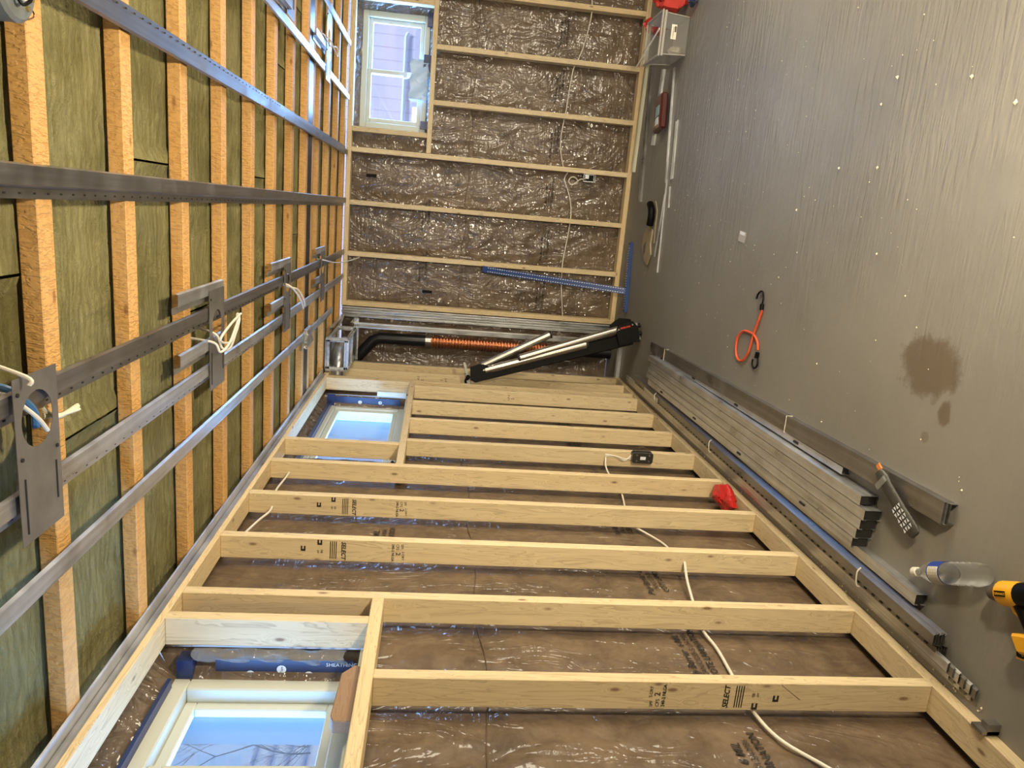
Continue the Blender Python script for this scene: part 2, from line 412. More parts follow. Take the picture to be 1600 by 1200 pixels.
for z0, off in ((.60, 0), (1.655, .19)):
    for i in range(9):
        a = -4.72 + i * .52 + off
        if z0 > 1 and not (-4.0 < a < -3.0): continue
        if a > -.9: continue
        film_text('Poly Barrier  6 MIL', .034, a, z0 + .056, 0, wl, shear=.3, bold=.0006)
        film_text('CAN/CGSB-51.34-M86', .026, a + .03, z0 + .027, 0, wl)
        film_text('COTE LAMINATION', .032, a + .02, z0 - .006, 0, wl, bold=.0006)
for z0, off in ((.625, 0), (1.63, .17)):
    for i in range(6):
        a = .44 + i * .42 + off
        if z0 > 1 and a > 1.3: continue
        film_text('Poly Barrier  6 MIL', .026, a, z0 + .045, 1, wf, shear=.3, bold=.0005)
        film_text('CAN/CGSB-51.34-M86', .021, a + .03, z0 + .02, 1, wf)
        film_text('COTE LAMINATION', .026, a + .02, z0 - .006, 1, wf, bold=.0005)
# seam of the film laps and short black tape tabs
for a0, a1 in ((-6.9, -.4),):
    pts = [Vector(film(a0 + (a1-a0)*i/80, 1.33 + .012*math.sin(i*.7), WL, 0)) + Vector((.002, 0, 0)) for i in range(81)]
    s_ = MB().tube(pts, .0022, 5).build('film_seam', simple('film_fold', '#5b4a38', .4), wl)
pts = [Vector(film(.4 + 3.4*i/90, 1.335 + .01*math.sin(i*.6), WF, 1)) - Vector((0, .002, 0)) for i in range(91)]
MB().tube(pts, .0022, 5).build('film_seam', bpy.data.materials['film_fold'], wf)
for x, z in ((1.43, 2.12), (1.62, 1.61), (.53, 1.62)):
    p = film(x, z, WF, 1)
    tag(MB().box(x-.012, x+.012, p[1]-.008, p[1]-.003, z-.05, z+.03).build('black_tape_tab', BLACK, wf), 'short black tape tab stuck on the film', None)

# ---------------------------------------------------------------- windows (vinyl frames set in the outer wall)
TC = lambda *a: None
def window(n, axis, a0, a1, z0, z1, plane, out, meeting=None, rail=None, revealmat=POLY):
    """axis 0: plane x=plane, out=-1. axis 1: plane y=plane, out=+1"""
    def bx(mb, p0, p1, u0, u1, w0, w1):
        lo, hi = sorted((plane + out*p0, plane + out*p1))
        return mb.box(lo, hi, u0, u1, w0, w1) if axis == 0 else mb.box(u0, u1, lo, hi, w0, w1)
    mb = MB(); f = .05
    bx(mb, 0, .09, a0, a1, z0, z0+f); bx(mb, 0, .09, a0, a1, z1-f, z1); bx(mb, 0, .09, a0, a0+f, z0+f, z1-f); bx(mb, 0, .09, a1-f, a1, z0+f, z1-f)
    w = struct(mb.build('window_%d' % n, VINYL, bevel=.004))
    segs = [(a0+f, a1-f)] if meeting is None else [(a0+f, meeting+.018), (meeting-.018, a1-f)]
    for k, (u0, u1) in enumerate(segs):
        d = .015 + .028*k; g = .032; sb = MB()
        bx(sb, d, d+.026, u0, u1, z0+f, z0+f+g); bx(sb, d, d+.026, u0, u1, z1-f-g, z1-f)
        bx(sb, d, d+.026, u0, u0+g, z0+f+g, z1-f-g); bx(sb, d, d+.026, u1-g, u1, z0+f+g, z1-f-g)
        sh = sb.build('sash', VINYL, w, bevel=.003)
        gb = MB(); bx(gb, d+.010, d+.014, u0+g-.004, u1-g+.004, z0+f+g-.004, z1-f-g+.004)
        gb.build('glass_pane', GLASS, sh)
    return w
def reveal(name, parent, axis, a0, a1, z0, z1, p_in, p_out, b0, b1, y0, y1):
    """film lined opening from the film plane to the window frame"""
    mb = MB(); n = 14
    def P(p, a, z): return (p, a, z) if axis == 0 else (a, p, z)
    for (A0, Z0, A1, Z1, B0, Y0, B1, Y1) in ((a0, z1, a1, z1, b0, y1, b1, y1), (a0, z0, a1, z0, b0, y0, b1, y0),
                                            (a0, z0, a0, z1, b0, y0, b0, y1), (a1, z0, a1, z1, b1, y0, b1, y1)):
        vs = []
        for i in range(n+1):
            t = i/n
            for j in range(5):
                s = j/4
                a = (A0 + (A1-A0)*t)*(1-s) + (B0 + (B1-B0)*t)*s; z = (Z0 + (Z1-Z0)*t)*(1-s) + (Y0 + (Y1-Y0)*t)*s; p = p_in + (p_out-p_in)*s
                w = mnoise.noise(Vector((a*9, z*9, p*9)))*.010 * (1 if 0 < j < 4 else 0)
                vs.append(P(p + w, a + w*(A0 == A1), z + w*(Z0 == Z1)))
        mb.add(vs, [(i*5+j, (i+1)*5+j, (i+1)*5+j+1, i*5+j+1) for i in range(n) for j in range(4)])
    return mb.build(name, POLY, parent, smooth=True)
w1 = window(1, 1, 1.80, 2.68, 1.70, 2.235, .185, 1, meeting=2.235)
w2 = window(2, 0, -2.30, -1.07, 1.70, 2.235, -.18, -1)
w3 = window(3, 0, -5.36, -4.115, 1.70, 2.235, -.18, -1, meeting=-4.46)
reveal('film_lining', w1, 1, 1.765, 2.745, 1.66, 2.31, WF, .188, 1.81, 2.67, 1.71, 2.225)
reveal('film_lining', w2, 0, -2.375, -.995, 1.66, 2.31, WL, -.183, -2.29, -1.08, 1.71, 2.225)
reveal('film_lining', w3, 0, -5.43, -4.045, 1.66, 2.31, WL, -.183, -5.35, -4.125, 1.71, 2.225)
# navy sealing tape with round white marks round the frames
def tape(parent, pts8, marks=()):
    o = MB().hexa(pts8).build('sealing_tape', NAVY, parent); o['label'] = 'navy sealing tape'
    for (M, s, txt) in marks:
        c = MB(); c.add([M @ Vector((math.cos(a*math.pi/8)*s, math.sin(a*math.pi/8)*s, 0)) for a in range(16)], [tuple(range(16))]); c.build('tape_mark', TEXTW, o)
        if txt:
            text_mesh(txt, s*.75, M @ Matrix.Translation((-s*.8, -s*.25, .0008)), NAVY, 'mark_lettering', o)
    return o
def wb(x0, x1, y0, y1, z0, z1): return [(x0, y0, z0), (x1, y0, z0), (x1, y1, z0), (x0, y1, z0), (x0, y0, z1), (x1, y0, z1), (x1, y1, z1), (x0, y1, z1)]
mk = lambda x, y, z: basis((x, y, z), (1, 0, 0), (0, 0, 1))
t2 = tape(w2, wb(-.185, -.118, -1.052, -1.046, 1.74, 2.20), [(mk(-.152, -1.054, 2.02), .013, 'Tape'), (mk(-.148, -1.054, 1.88), .013, 'Tape'), (mk(-.172, -1.054, 1.86), .011, None)])
tape(w2, wb(-.186, -.15, -2.30, -1.05, 2.212, 2.235)); tape(w2, wb(-.186, -.10, -1.075, -1.04, 2.195, 2.245))
t3 = tape(w3, wb(-.185, -.125, -4.101, -4.095, 1.72, 2.12), [(mk(-.155, -4.103, 1.93), .014, 'Tape'), (mk(-.172, -4.103, 2.02), .012, None), (mk(-.172, -4.103, 1.85), .012, None)])
text_mesh('SHEATHING TAPE', .017, mk(-.142, -4.1035, 1.80) @ Matrix.Rotation(0, 4, 'Z') @ Matrix.Rotation(-math.pi/2, 4, 'Z'), TEXTW, 'tape_lettering', t3)
tape(w3, wb(-.19, -.12, -4.12, -4.07, 2.18, 2.225)); tape(w3, wb(-.188, -.15, -5.3, -4.16, 2.225, 2.236))
tape(w1, wb(2.6, 2.70, .16, .19, 1.68, 1.73)); 
for xx in (2.36, 2.29, 1.86): tape(w1, wb(xx-.03, xx+.03, .15, .192, 1.685, 1.745))
# loose pale blue film patch hanging over the far window sill
pb = MB(); n = 8
for i in range(n):
    pass
vs = [(2.05 + .30*i/n, .150 + .012*math.sin(i*1.7+j), 1.70 + .145*j/6 + .012*math.sin(i*2.1)) for i in range(n+1) for j in range(7)]
pb.add(vs, [(i*7+j, (i+1)*7+j, (i+1)*7+j+1, i*7+j+1) for i in range(n) for j in range(6)])
pb.build('protective_film', simple('pale_blue_film', '#a9c4e6', .3), w1, smooth=True)
MB().box(2.205, 2.25, .175, .188, 1.87, 1.90).build('sash_lock', VINYL, w1)

# ---------------------------------------------------------------- outdoors
def siding_mat(name, c1, c2, axis, pitch, lite=.06, jit=.25):
    t = NT(name); v = t.coord((1, 1, 1), rnd=False); sep = t.n('ShaderNodeSeparateXYZ'); t.l(v, sep.inputs[0])
    fr = t.math('FRACT', t.math('DIVIDE', sep.outputs[axis], pitch)); gap = t.ramp(fr, [(0, G1(0)), (lite, G1(1)), (1-lite/2, G1(1)), (1, G1(.4))])
    f = t.noise(v, 9, 4, .7)
    t.set(Base_Color=t.mix(gap, srgb(c2), t.mix(t.math('MULTIPLY', f, jit), srgb(c1), srgb(c2))), Roughness=.8); return t.m
sid = empty('neighbouring_building', (2.6, 2.5, 0), 'pale pinkish plank-sided building seen through the far wall window', 'building')
MB().box(-1, 7, 2.5, 2.7, 0, 4.2).build('plank_wall', siding_mat('pink_planks', '#e6d9e4', '#b6a5b6', 0, .13, .07), sid)
MB().tube([(1.0, 2.46, 2.02), (2.98, 2.46, 2.02), (3.02, 2.46, 2.00)], .018, 8).build('white_pipe', simple('white_pipe_paint', '#dfe6ea', .4), sid)
MB().box(-1, 7, 2.47, 2.499, 1.80, 1.92).build('trim_board', simple('lilac_trim', '#d5cbd8', .7), sid)
hs = empty('house_across_yard', (-6, 3, 0), 'pale house with broad horizontal blue and white boards beyond the near window', 'building')
MB().box(-5.4, -5.0, .2, 9, 0, 3.28).build('board_wall', siding_mat('banded_boards', '#eef1f5', '#93a5c6', 2, .19, .5), hs)
fh = tag(MB().box(-5.6, -5.2, 9.3, 17, 0, 3.35).build('pink_house', simple('pale_pink_wall', '#d9cfdc', .7)), 'pale pink house wall seen through the middle window', 'building')
for w_, ya, yb in ((w3, -4.112, -4.07), (w2, -1.068, -1.03), (w2, -2.34, -2.302)):
    MB().box(-.41, -.271, ya, yb, 1.62, 2.34).build('outer_jamb', simple('outer_jamb_paint', '#c3d6ea', .5) if 'outer_jamb_paint' not in bpy.data.materials else bpy.data.materials['outer_jamb_paint'], w_)
# bare tree
tm = MB()
def branch(p, d, L, r, depth):
    pts = [p]; q = Vector(p); dd = Vector(d).normalized()
    for i in range(4):
        dd = (dd + Vector((random.uniform(-.25, .25), random.uniform(-.25, .25), random.uniform(-.12, .22)))).normalized(); q = q + dd * L / 4; pts.append(q.copy())
    tm.tube(pts, r, 5, rs=[r * (1 - .16*i) for i in range(5)])
    if depth:
        for k in range(4 if depth > 1 else 3):
            b = pts[random.choice((2, 3, 4, 4))]; nd = (dd + Vector((random.uniform(-.6, .6), random.uniform(-1, 1), random.uniform(-.6, .9)))).normalized()
            branch(b, nd, L * random.uniform(.55, .75), r * .55, depth - 1)
branch((-4.2, .7, 0), (0.05, .05, 1), 2.4, .05, 0)
for a in ((-4.2, .3, 2.5), (-4.2, .7, 2.2), (-4.2, 1.3, 2.3), (-4.2, 1.0, 2.1), (-4.2, 1.1, 2.5), (-4.25, .9, 2.9), (-4.2, .5, 2.9)): branch(a, (.05, random.uniform(-.9, .9), .8), .75, .009, 4)
tag(tm.build('bare_tree', simple('bark_grey', '#6f7f92', .9)), 'bare branching tree against the sky outside the near window', 'tree')
struct(MB().box(-12, -.62, -12, 14, -.3, -.1).build('ground_outside', simple('yard', '#8d9390', .9)))

# ---------------------------------------------------------------- left wall framing
S = .4064; Y0 = -4.350
board('bottom_plate', (-.089, 0, -15.0, -.36, 0, .038), 'long bottom plate of window wall lying on the floor', None, cat='plate')
board('top_plate', (-.089, 0, -15.0, -.36, 2.266, 2.303), 'long top plate under the joists of the window wall', None, cat='plate')
GL = 'studs of the window wall'
lab = {0: 'short pine stud below the near window, grade-stamped, closest to camera', 1: 'full-height pine stud beside the near window, behind its white-lit trimmer',
       2: 'full-height stud stamped upside down, second past the near window', 3: 'full-height stud stamped upside down, third past the near window',
       4: 'knotty full-height stud where the middle window sill ends', 5: 'short stud with metal box under the middle window, nearest of four',
       6: 'plain short stud under middle window, just past the one with metal box', 7: 'bark-edged short stud under middle window, third of four',
       8: 'short stud under the far end of the middle window, stamped with two small marks'}
studs = {}
for i in range(9):
    y = Y0 + S * i
    studs[i] = board('wall_stud', (-.089, 0, y, y + .038, .038, 1.645 if i in (0, 5, 6, 7, 8) else 2.266), lab[i], GL)
studs[9] = board('wall_stud', (-.089, 0, -.692, -.654, .038, 2.266), 'stamped full-height stud between middle window and the steel closet frame', GL)
studs[10] = board('wall_stud', (-.089, 0, -.955, -.917, .038, 2.266), 'full-height stud holding the far side of the middle window', GL)
studs[11] = board('wall_stud', (-.089, 0, -.44, -.402, .038, 2.266), 'last stud of the window wall against the steel closet frame', GL)
board('window_trimmer', (-.089, 0, -.993, -.955, 1.683, 2.266), 'white-lit short trimmer on far side of the middle window', 'window trimmers', cat='stud')
board('window_trimmer', (-.089, 0, -2.394, -2.356, 1.683, 2.266), 'short trimmer on near side of the middle window', 'window trimmers', cat='stud')
board('window_trimmer', (-.089, 0, -4.089, -4.051, 1.683, 2.266), 'white-lit trimmer beside the near window', 'window trimmers', cat='stud')
board('window_sill', (-.089, 0, -2.686, -.955, 1.645, 1.683), 'dark-edged rough sill under the middle window', 'rough window sills', cat='sill')
board('window_sill', (-.089, 0, -5.45, -3.944, 1.645, 1.683), 'rough sill under the near window', 'rough window sills', cat='sill')
# loose ruffled clear film beside the near window
mb = MB(); vs = []
for i in range(41):
    z = 1.74 + .44*i/40
    for j in range(7):
        t = j/6; vs.append((-.092 - .046*t, -4.094 - .016*math.sin(t*math.pi) - .010*mnoise.noise(Vector((z*16, t*3, 1))) - .006*math.sin(z*60 + t*4)*t, z + .01*math.sin(t*5)))
mb.add(vs, [(i*7+j, (i+1)*7+j, (i+1)*7+j+1, i*7+j+1) for i in range(40) for j in range(6)])
mb.build('loose_film', make_clear('loose_clear_film', (.86, .84, .82, 1), .12, .22), w3, smooth=True)
# chamfered block on the near sill
tag(MB().prism([(-4.49, 1.683), (-4.27, 1.683), (-4.262, 1.70), (-4.30, 1.732), (-4.47, 1.738), (-4.49, 1.73)], 0, -.062, -.024).build('wood_block', wood('brown_block', 1, '#a58a70', '#8f7458'), bevel=.002),
    'small chamfered brown wood block on the near window sill', 'block')
MB().box(-.17, -.085, -5.3, -4.1, 1.684, 1.70).build('sill_board', VINYL, w3)
MB().box(-.17, -.085, -2.32, -1.06, 1.684, 1.70).build('sill_board', VINYL, w2)
MB().box(-.088, -.055, -1.10, -1.06, 1.70, 1.90).build('vinyl_offcut', VINYL, w2)
tag(MB().prism([(-.36, 2.0), (-.36, 2.01)] + [], 0, 0, .001).build('x', DARK) if False else None, None, None) if False else None
# grade stamps
def stamp(o, y, z, up, big=True, x=-.045, small=False):
    X = (1, 0, 0) if up else (-1, 0, 0); Z = (0, 0, 1) if up else (0, 0, -1); s = 1 if up else -1
    def T(body, size, dx, dz, **kw):
        text_mesh(body, size, basis((x + s*dx, y - .0012, z + s*dz), X, Z), INK, 'grade_stamp', o, **kw)
    if small:
        T('S-P-F', .022, -.02, .02); T('2', .026, -.01, -.01); return
    T('240-2 NLGA', .0135, -.034, 0, bold=.0003); T('CFS', .015, -.034, .016); T('2', .024, .0, .016, bold=.0004); T('S-DRY', .013, -.004, .038); T('SPF', .013, -.034, .034)
    T('SELECT', .022, -.036, -.185, shear=.25, bold=.0006)
    mb = MB()
    for k in range(4):
        zz = z - s * (.205 + .007*k); mb.box(x - .034, x + .036, y - .0012, y - .0004, zz - .0014, zz + .0014)
    mb.build('grade_stamp', INK, o)
    for dx, dz in ((-.03, -.265), (-.004, -.325)):
        cx, cz = x + s*dx, z + s*dz; mb = MB(); mb.box(cx-.010, cx+.010, y-.0012, y-.0004, cz-.0085, cz-.003); mb.box(cx-.010, cx+.010, y-.0012, y-.0004, cz+.003, cz+.0085); mb.box(cx-.010, cx-.003, y-.0012, y-.0004, cz-.003, cz+.003); mb.build('grade_stamp', INK, o)
    T('08', .013, .0, -.262); T('SPF', .010, .0, -.274)
stamp(studs[0], Y0, .835, True); stamp(studs[2], Y0+2*S, 1.645, False); stamp(studs[3], Y0+3*S, 1.652, False)
stamp(studs[8], Y0+8*S, .95, True, small=True); stamp(studs[9], -.692, 1.45, False, small=True)
stamp(studs[9], -.692, 1.60, True, small=True)
# pitch crack on the near stud
MB().hexa([(-.012, Y0-.001, .49), (-.004, Y0-.001, .50), (-.003, Y0+.001, .50), (-.012, Y0+.001, .49), (-.052, Y0-.001, .435), (-.05, Y0-.001, .44), (-.05, Y0+.001, .44), (-.052, Y0+.001, .435)]).build('bark_pocket', simple('bark_pocket', '#3c1f10', .8), studs[0])

# ---------------------------------------------------------------- far wall framing
GF = 'studs of the far wall'
board('bottom_plate', (.38, 3.88, 0, .089, 0, .038), 'bottom plate of the far wall behind the blue T-square', None, cat='plate')
board('top_plate', (.38, 3.88, 0, .089, 2.266, 2.303), 'top plate of the far wall under the joists', None, cat='plate')
flab = ['short far wall stud nearest the plastic bin', 'short far wall stud under the window, second from the plastic bin', 'short far wall stud under the window, level with the maroon case',
        'full-height far wall stud with metal box, beside the window', 'full-height far wall stud between metal box and blue T-square', 'full-height far wall stud just beside the blue T-square']
for i in range(6):
    x = 2.836 - S*i
    board('wall_stud', (x-.019, x+.019, 0, .089, .038, 1.645 if i < 3 else 2.266), flab[i], GF)
board('wall_stud', (3.224, 3.262, 0, .089, .038, 2.266), 'far wall stud outside the picture edge', GF)
board('wall_stud', (.38, .418, 0, .089, .038, 2.266), 'end stud of the far wall against bright steel studs', GF)
board('window_sill', (1.638, 3.2, 0, .089, 1.645, 1.683), 'rough sill under the far wall window', 'rough window sills', cat='sill')
board('window_trimmer', (1.752, 1.790, 0, .089, 1.683, 2.266), 'short trimmer on the left of the far wall window', 'window trimmers')
board('window_trimmer', (2.715, 2.753, 0, .089, 1.683, 2.266), 'short trimmer on the right of the far wall window', 'window trimmers')

# ---------------------------------------------------------------- ceiling: joists, batts, beam
def ijoist(e, lb):
    o = empty('ceiling_joist', (1.8, e-.029, 2.311), lb, 'joist', 'ceiling joists')
    MB().box(-.3, 3.88, e-.058, e, 2.311, 2.349).build('flange', FIR[0], o, bevel=.002)
    MB().box(-.3, 3.88, e-.034, e-.024, 2.349, 2.507).build('web', TAN, o)
    MB().box(-.3, 3.88, e-.058, e, 2.507, 2.545).build('flange', FIR[0], o)
    return o
edges = [(-4.497 + S*j) for j in range(-5, 12)]
jl = {}
for k, e in enumerate(edges):
    if e > -4.6:
        n = int(round((e + 4.497) / S)); lb = 'rough fir ceiling joist, %s from the camera end' % ORD[n]
        if n == 7: lb = 'rough fir ceiling joist touching the black steel beam, on its near side'
    else: lb = 'rough fir ceiling joist outside the picture, %s one back over the camera' % ORD[int(round((-4.497 - e) / S)) - 1]
    jl[k] = ijoist(e, lb)
ijoist(-1.450, 'rough fir ceiling joist touching the black steel beam, on its far side')
tag(MB().sheet([(-1.648, 2.312), (-1.512, 2.312)], .01, 0, -.3, 3.88).sheet([(-1.585, 2.32), (-1.585, 2.53)], .012, 0, -.3, 3.88).build('steel_beam', simple('black_primer', '#1b1a1a', .35, .3)), 'black steel beam between two ceiling joists', 'beam')
def batt(x0, x1, y0, y1, lb):
    mb = MB(); nx = max(3, int((x1-x0)/.045)); ny = 9; vs = []
    zo = random.uniform(-.010, .004)
    for i in range(nx+1):
        for j in range(ny+1):
            x = x0 + (x1-x0)*i/nx; y = y0 + (y1-y0)*j/ny
            z = 2.372 + zo + .010*mnoise.noise(Vector((x*5, y*7, zo*99))) + .007*mnoise.noise(Vector((x*16, y*20, 5)))
            ed = min(i, nx-i) == 0 or min(j, ny-j) == 0
            z = max(z, 2.3505)
            if ed: z = 2.352 + .003*mnoise.noise(Vector((x*9, y*9, 2)))
            vs.append((x, y, z))
    mb.add(vs, [(i*(ny+1)+j, (i+1)*(ny+1)+j, (i+1)*(ny+1)+j+1, i*(ny+1)+j+1) for i in range(nx) for j in range(ny)])
    mb.box(x0+.002, x1-.002, y0+.002, y1-.002, 2.41, 2.53)
    tag(mb.build('insulation_batt', WOOL, smooth=True), lb, 'insulation', 'mineral wool batts between the joists')
pos = ['window-wall piece', 'middle piece', 'right-hand piece']
for k in range(len(edges)-1):
    y0, y1 = edges[k]-.022, edges[k+1]-.036
    if y1 < -5.0: continue
    if edges[k] > -1.7 and edges[k] < -1.6: y0 = -1.472
    n = int(round((edges[k] + 4.497) / S)) + 1
    c1 = .95 + .35*math.sin(k*2.3); c2 = c1 + 1.17
    for (a, b, p) in ((-.1, c1-.003, pos[0]), (c1+.003, c2-.003, pos[1]), (c2+.003, 3.85, pos[2])):
        batt(a, b, y0, y1, 'green mineral wool batt in the %s joist bay from the camera, %s' % (ORD[n], p))

# ---------------------------------------------------------------- ceiling channels
def channel(x, y0, y1, label, flip=1, mats=DKSTEEL, z=2.3095, group='furring channels under the joists', cat='metal channel', holes=True):
    """resilient channel running along Y"""
    s = flip; m_ = mats[1]
    line = [(z, x - .034*s), (z, x - .014*s), (z - .019, x - .008*s), (z - .019, x + .026*s), (z - .011, x + .029*s)]
    mb = MB(); mb.sheet(line, .0012*s, 1, y0, y1)
    if holes:
        mb.mi = 1; y = y0 + .03; k = 0
        while y < y1 - .02 and k < 90:
            mb.box(x - (.024*s) - .0018, x - (.024*s) + .0018, y, y + .007, z - .0025, z - .0015); y += .05; k += 1
    return tag(mb.build('furring_channel', [m_, DARK]), label, cat, group)
channel(1.595, -6.9, -.02, 'dark furring channel passing just right of the ceiling box', -1)
channel(1.21, -6.9, -.02, 'dark furring channel in the middle of the ceiling, no plates on it')
channel(.805, -6.9, -.02, 'furring channel crossing all four light plates near their holes')
channel(.612, -6.9, -.02, 'furring channel crossing all four light plates at their solid ends', mats=STEEL)
channel(.415, -6.9, -.6, 'furring channel nearest the window wall, bluish silver', mats=STEEL)
channel(2.0, -6.9, -.02, 'bright blue-lit furring channel before the far window', -1, STEEL)
channel(2.385, -6.9, -.02, 'bright furring channel at the picture edge above the far window', -1, STEEL)
GS = 'short channel pieces carrying the light plates'
for x, a, b, lb in ((.885, -3.86, -3.40, 'short channel piece on the hole side of the second light plate'), (.70, -3.85, -3.40, 'short channel piece amid the second light plate'),
                    (.885, -2.64, -2.20, 'short channel piece on the hole side of the third light plate'), (.70, -2.64, -2.20, 'short channel piece amid the third light plate'),
                    (.885, -1.42, -1.05, 'short channel piece on the hole side of the fourth light plate'), (.70, -1.42, -1.05, 'short channel piece amid the fourth light plate'),
                    (2.115, -1.58, -1.16, 'short bright channel piece under the light plate nearest the far window'), (2.06, -2.75, -2.35, 'short bright channel piece beside the plate at the picture top')):
    channel(x, a, b, lb, group=GS, z=2.2935 if x > 2.05 and x < 2.1 else 2.3085, holes=False, mats=STEEL)
tag(MB().sheet([(2.3045, -.001), (2.3045, .034), (2.3085, .036)], .001, 1, -7, -.9).sheet([(2.302, .0015), (2.272 + .012, .0015)], .0008, 1, -7, -.9).build('edge_track', STEEL[1]),
    'long bright steel edge track along the top of the window wall', 'metal track')
# light rough-in plates
def light_plate(y0, y1, x0, x1, hx, hr, label, zz=2.2865, slots=True, tilt=0.0):
    yc = (y0+y1)/2; n = 28; mb = MB(); t = .0012
    def ringpt(i):
        a = 2*math.pi*i/n; return (hx + hr*math.cos(a), yc + hr*math.sin(a))
    outer = []
    for i in range(n):
        a = 2*math.pi*i/n; dx, dy = math.cos(a), math.sin(a); s = min((x1-hx)/dx if dx > 1e-6 else 9, (x0-hx)/dx if dx < -1e-6 else 9, (y1-yc)/dy if dy > 1e-6 else 9, (y0-yc)/dy if dy < -1e-6 else 9)
        outer.append((hx+dx*s, yc+dy*s))
    # snap nearest to corners
    for cx, cy in ((x0, y0), (x1, y0), (x1, y1), (x0, y1)):
        k = min(range(n), key=lambda i: (outer[i][0]-cx)**2 + (outer[i][1]-cy)**2); outer[k] = (cx, cy)
    inner = [ringpt(i) for i in range(n)]
    zf = lambda x, y: zz - tilt*(x1-x)
    vs = [(x, y, zf(x, y)-t) for x, y in outer] + [(x, y, zf(x, y)-t) for x, y in inner] + [(x, y, zf(x, y)) for x, y in outer] + [(x, y, zf(x, y)) for x, y in inner]
    fs = []
    for i in range(n):
        j = (i+1) % n
        fs += [(i, j, n+j, n+i), (2*n+i, 3*n+i, 3*n+j, 2*n+j), (i, 2*n+i, 2*n+j, j), (n+i, n+j, 3*n+j, 3*n+i)]
    mb.add(vs, fs)
    mb.mi = 1
    if slots:
        for yy in (y0+.02, y1-.02):
            xa, xb = x0+.02+(.03 if yy > yc else 0), x0+.13
            mb.box(xa, xb, yy-.0018, yy+.0018, zf(xa, 0)-t-.0016, zf(xa, 0)-t-.0002)
        for xx, yy in ((x1-.03, y0+.012), (x0+.17, y0+.014), (hx-hr-.02, y1-.014)):
            mb.tube([(xx, yy, zf(xx, 0)-t-.003), (xx, yy, zf(xx, 0)-t+.001)], .0042, 8)
    return tag(mb.build('light_mounting_plate', [PLATE, DARK]), label, 'mounting plate', 'pot light mounting plates')
light_plate(-4.735, -4.583, .538, .862, .772, .055, 'large grey mounting plate with round hole and blue cable, nearest camera', 2.281)
light_plate(-3.575, -3.405, .548, .892, .765, .055, 'mounting plate with tangled white cable through its hole', 2.2865)
light_plate(-2.375, -2.21, .548, .888, .79, .05, 'mounting plate with white cable ends hanging, third from camera')
light_plate(-1.235, -1.065, .56, .885, .79, .05, 'mounting plate with one thin cable, farthest of the row')
light_plate(-1.235, -1.055, 1.93, 2.33, 2.18, .05, 'bright blue-lit mounting plate with cable loop, in front of far window')
light_plate(-2.40, -2.235, 2.02, 2.36, 2.24, .05, 'blue-lit mounting plate cut off by the picture top')
def cable(name, pts, label, r=.0042, mat=WHITEC, group=None, cat='cable', k=6, parts=None):
    o = MB().tube(spline(pts, k), r, 8).build(name, mat, smooth=True)
    return tag(o, label, cat, group)
cable('electrical_cable', [(.83, -4.70, 2.40), (.825, -4.70, 2.31), (.80, -4.69, 2.285), (.775, -4.675, 2.27), (.745, -4.65, 2.268)], 'white cable hanging in the hole of the plate nearest camera')
cable('electrical_cable', [(.845, -4.70, 2.40), (.84, -4.705, 2.31), (.81, -4.68, 2.29), (.78, -4.655, 2.287), (.75, -4.65, 2.289)], 'blue cable in the hole of the plate nearest camera', mat=BLUEC, r=.007)
cable('electrical_cable', [(.90, -4.70, 2.39), (.865, -4.71, 2.27), (.85, -4.715, 2.262)], 'short white cable end above the plate nearest camera')
cable('electrical_cable', [(.76, -3.52, 2.36), (.74, -3.53, 2.28), (.70, -3.56, 2.25), (.69, -3.50, 2.24), (.74, -3.42, 2.24), (.79, -3.37, 2.25), (.77, -3.40, 2.235), (.71, -3.48, 2.24), (.73, -3.58, 2.25), (.77, -3.50, 2.24), (.79, -3.36, 2.24)],
      'tangled white cable tied through the second light plate')
cable('electrical_cable', [(.73, -3.57, 2.36), (.72, -3.58, 2.27), (.69, -3.58, 2.25), (.71, -3.53, 2.235), (.76, -3.44, 2.235), (.785, -3.38, 2.24)], 'second white cable looped below the second light plate')
cable('electrical_cable', [(.80, -2.28, 2.37), (.78, -2.30, 2.28), (.74, -2.25, 2.25), (.68, -2.15, 2.24), (.64, -2.10, 2.24)], 'white cable end hanging from the third light plate', r=.005)
cable('electrical_cable', [(.79, -2.27, 2.37), (.77, -2.28, 2.28), (.75, -2.21, 2.25), (.69, -2.12, 2.235), (.645, -2.06, 2.24)], 'twin white cable end hanging from third light plate, farther one', r=.005)
cable('electrical_cable', [(.84, -1.2, 2.37), (.83, -1.18, 2.28), (.80, -.95, 2.235), (.79, -.62, 2.19), (.80, -.30, 2.14)], 'thin white cable sticking out toward the far wall from the farthest plate', r=.004)
cable('electrical_cable', [(2.2, -1.25, 2.37), (2.17, -1.20, 2.28), (2.13, -1.13, 2.26), (2.10, -1.03, 2.25), (2.13, -1.00, 2.25), (2.15, -1.06, 2.255), (2.13, -1.18, 2.27), (2.16, -1.35, 2.29)], 'beige cable looped through the blue-lit plate')
tag(MB().frame((.57, -4.56, 2.285), Vector((1, 0, 0)), Vector((0, 1, 0)), Vector((0, 0, 1)), .004, .004, .02).build('x1', STEEL[0]) if False else None, '', '') if False else None
tg = empty('wool_tuft', (.74, -4.57, 2.3), 'pale torn tuft of wool sticking out behind the nearest light plate', 'insulation')
mb = MB()
for i in range(6):
    mb.tube(spline([(.755+.004*i, -4.60, 2.30), (.75, -4.56-.004*i, 2.285), (.745+.006*math.sin(i), -4.50+.006*i, 2.279+.004*i)], 4), .004, 5)
mb.build('wool_fibres', DROSS, tg)
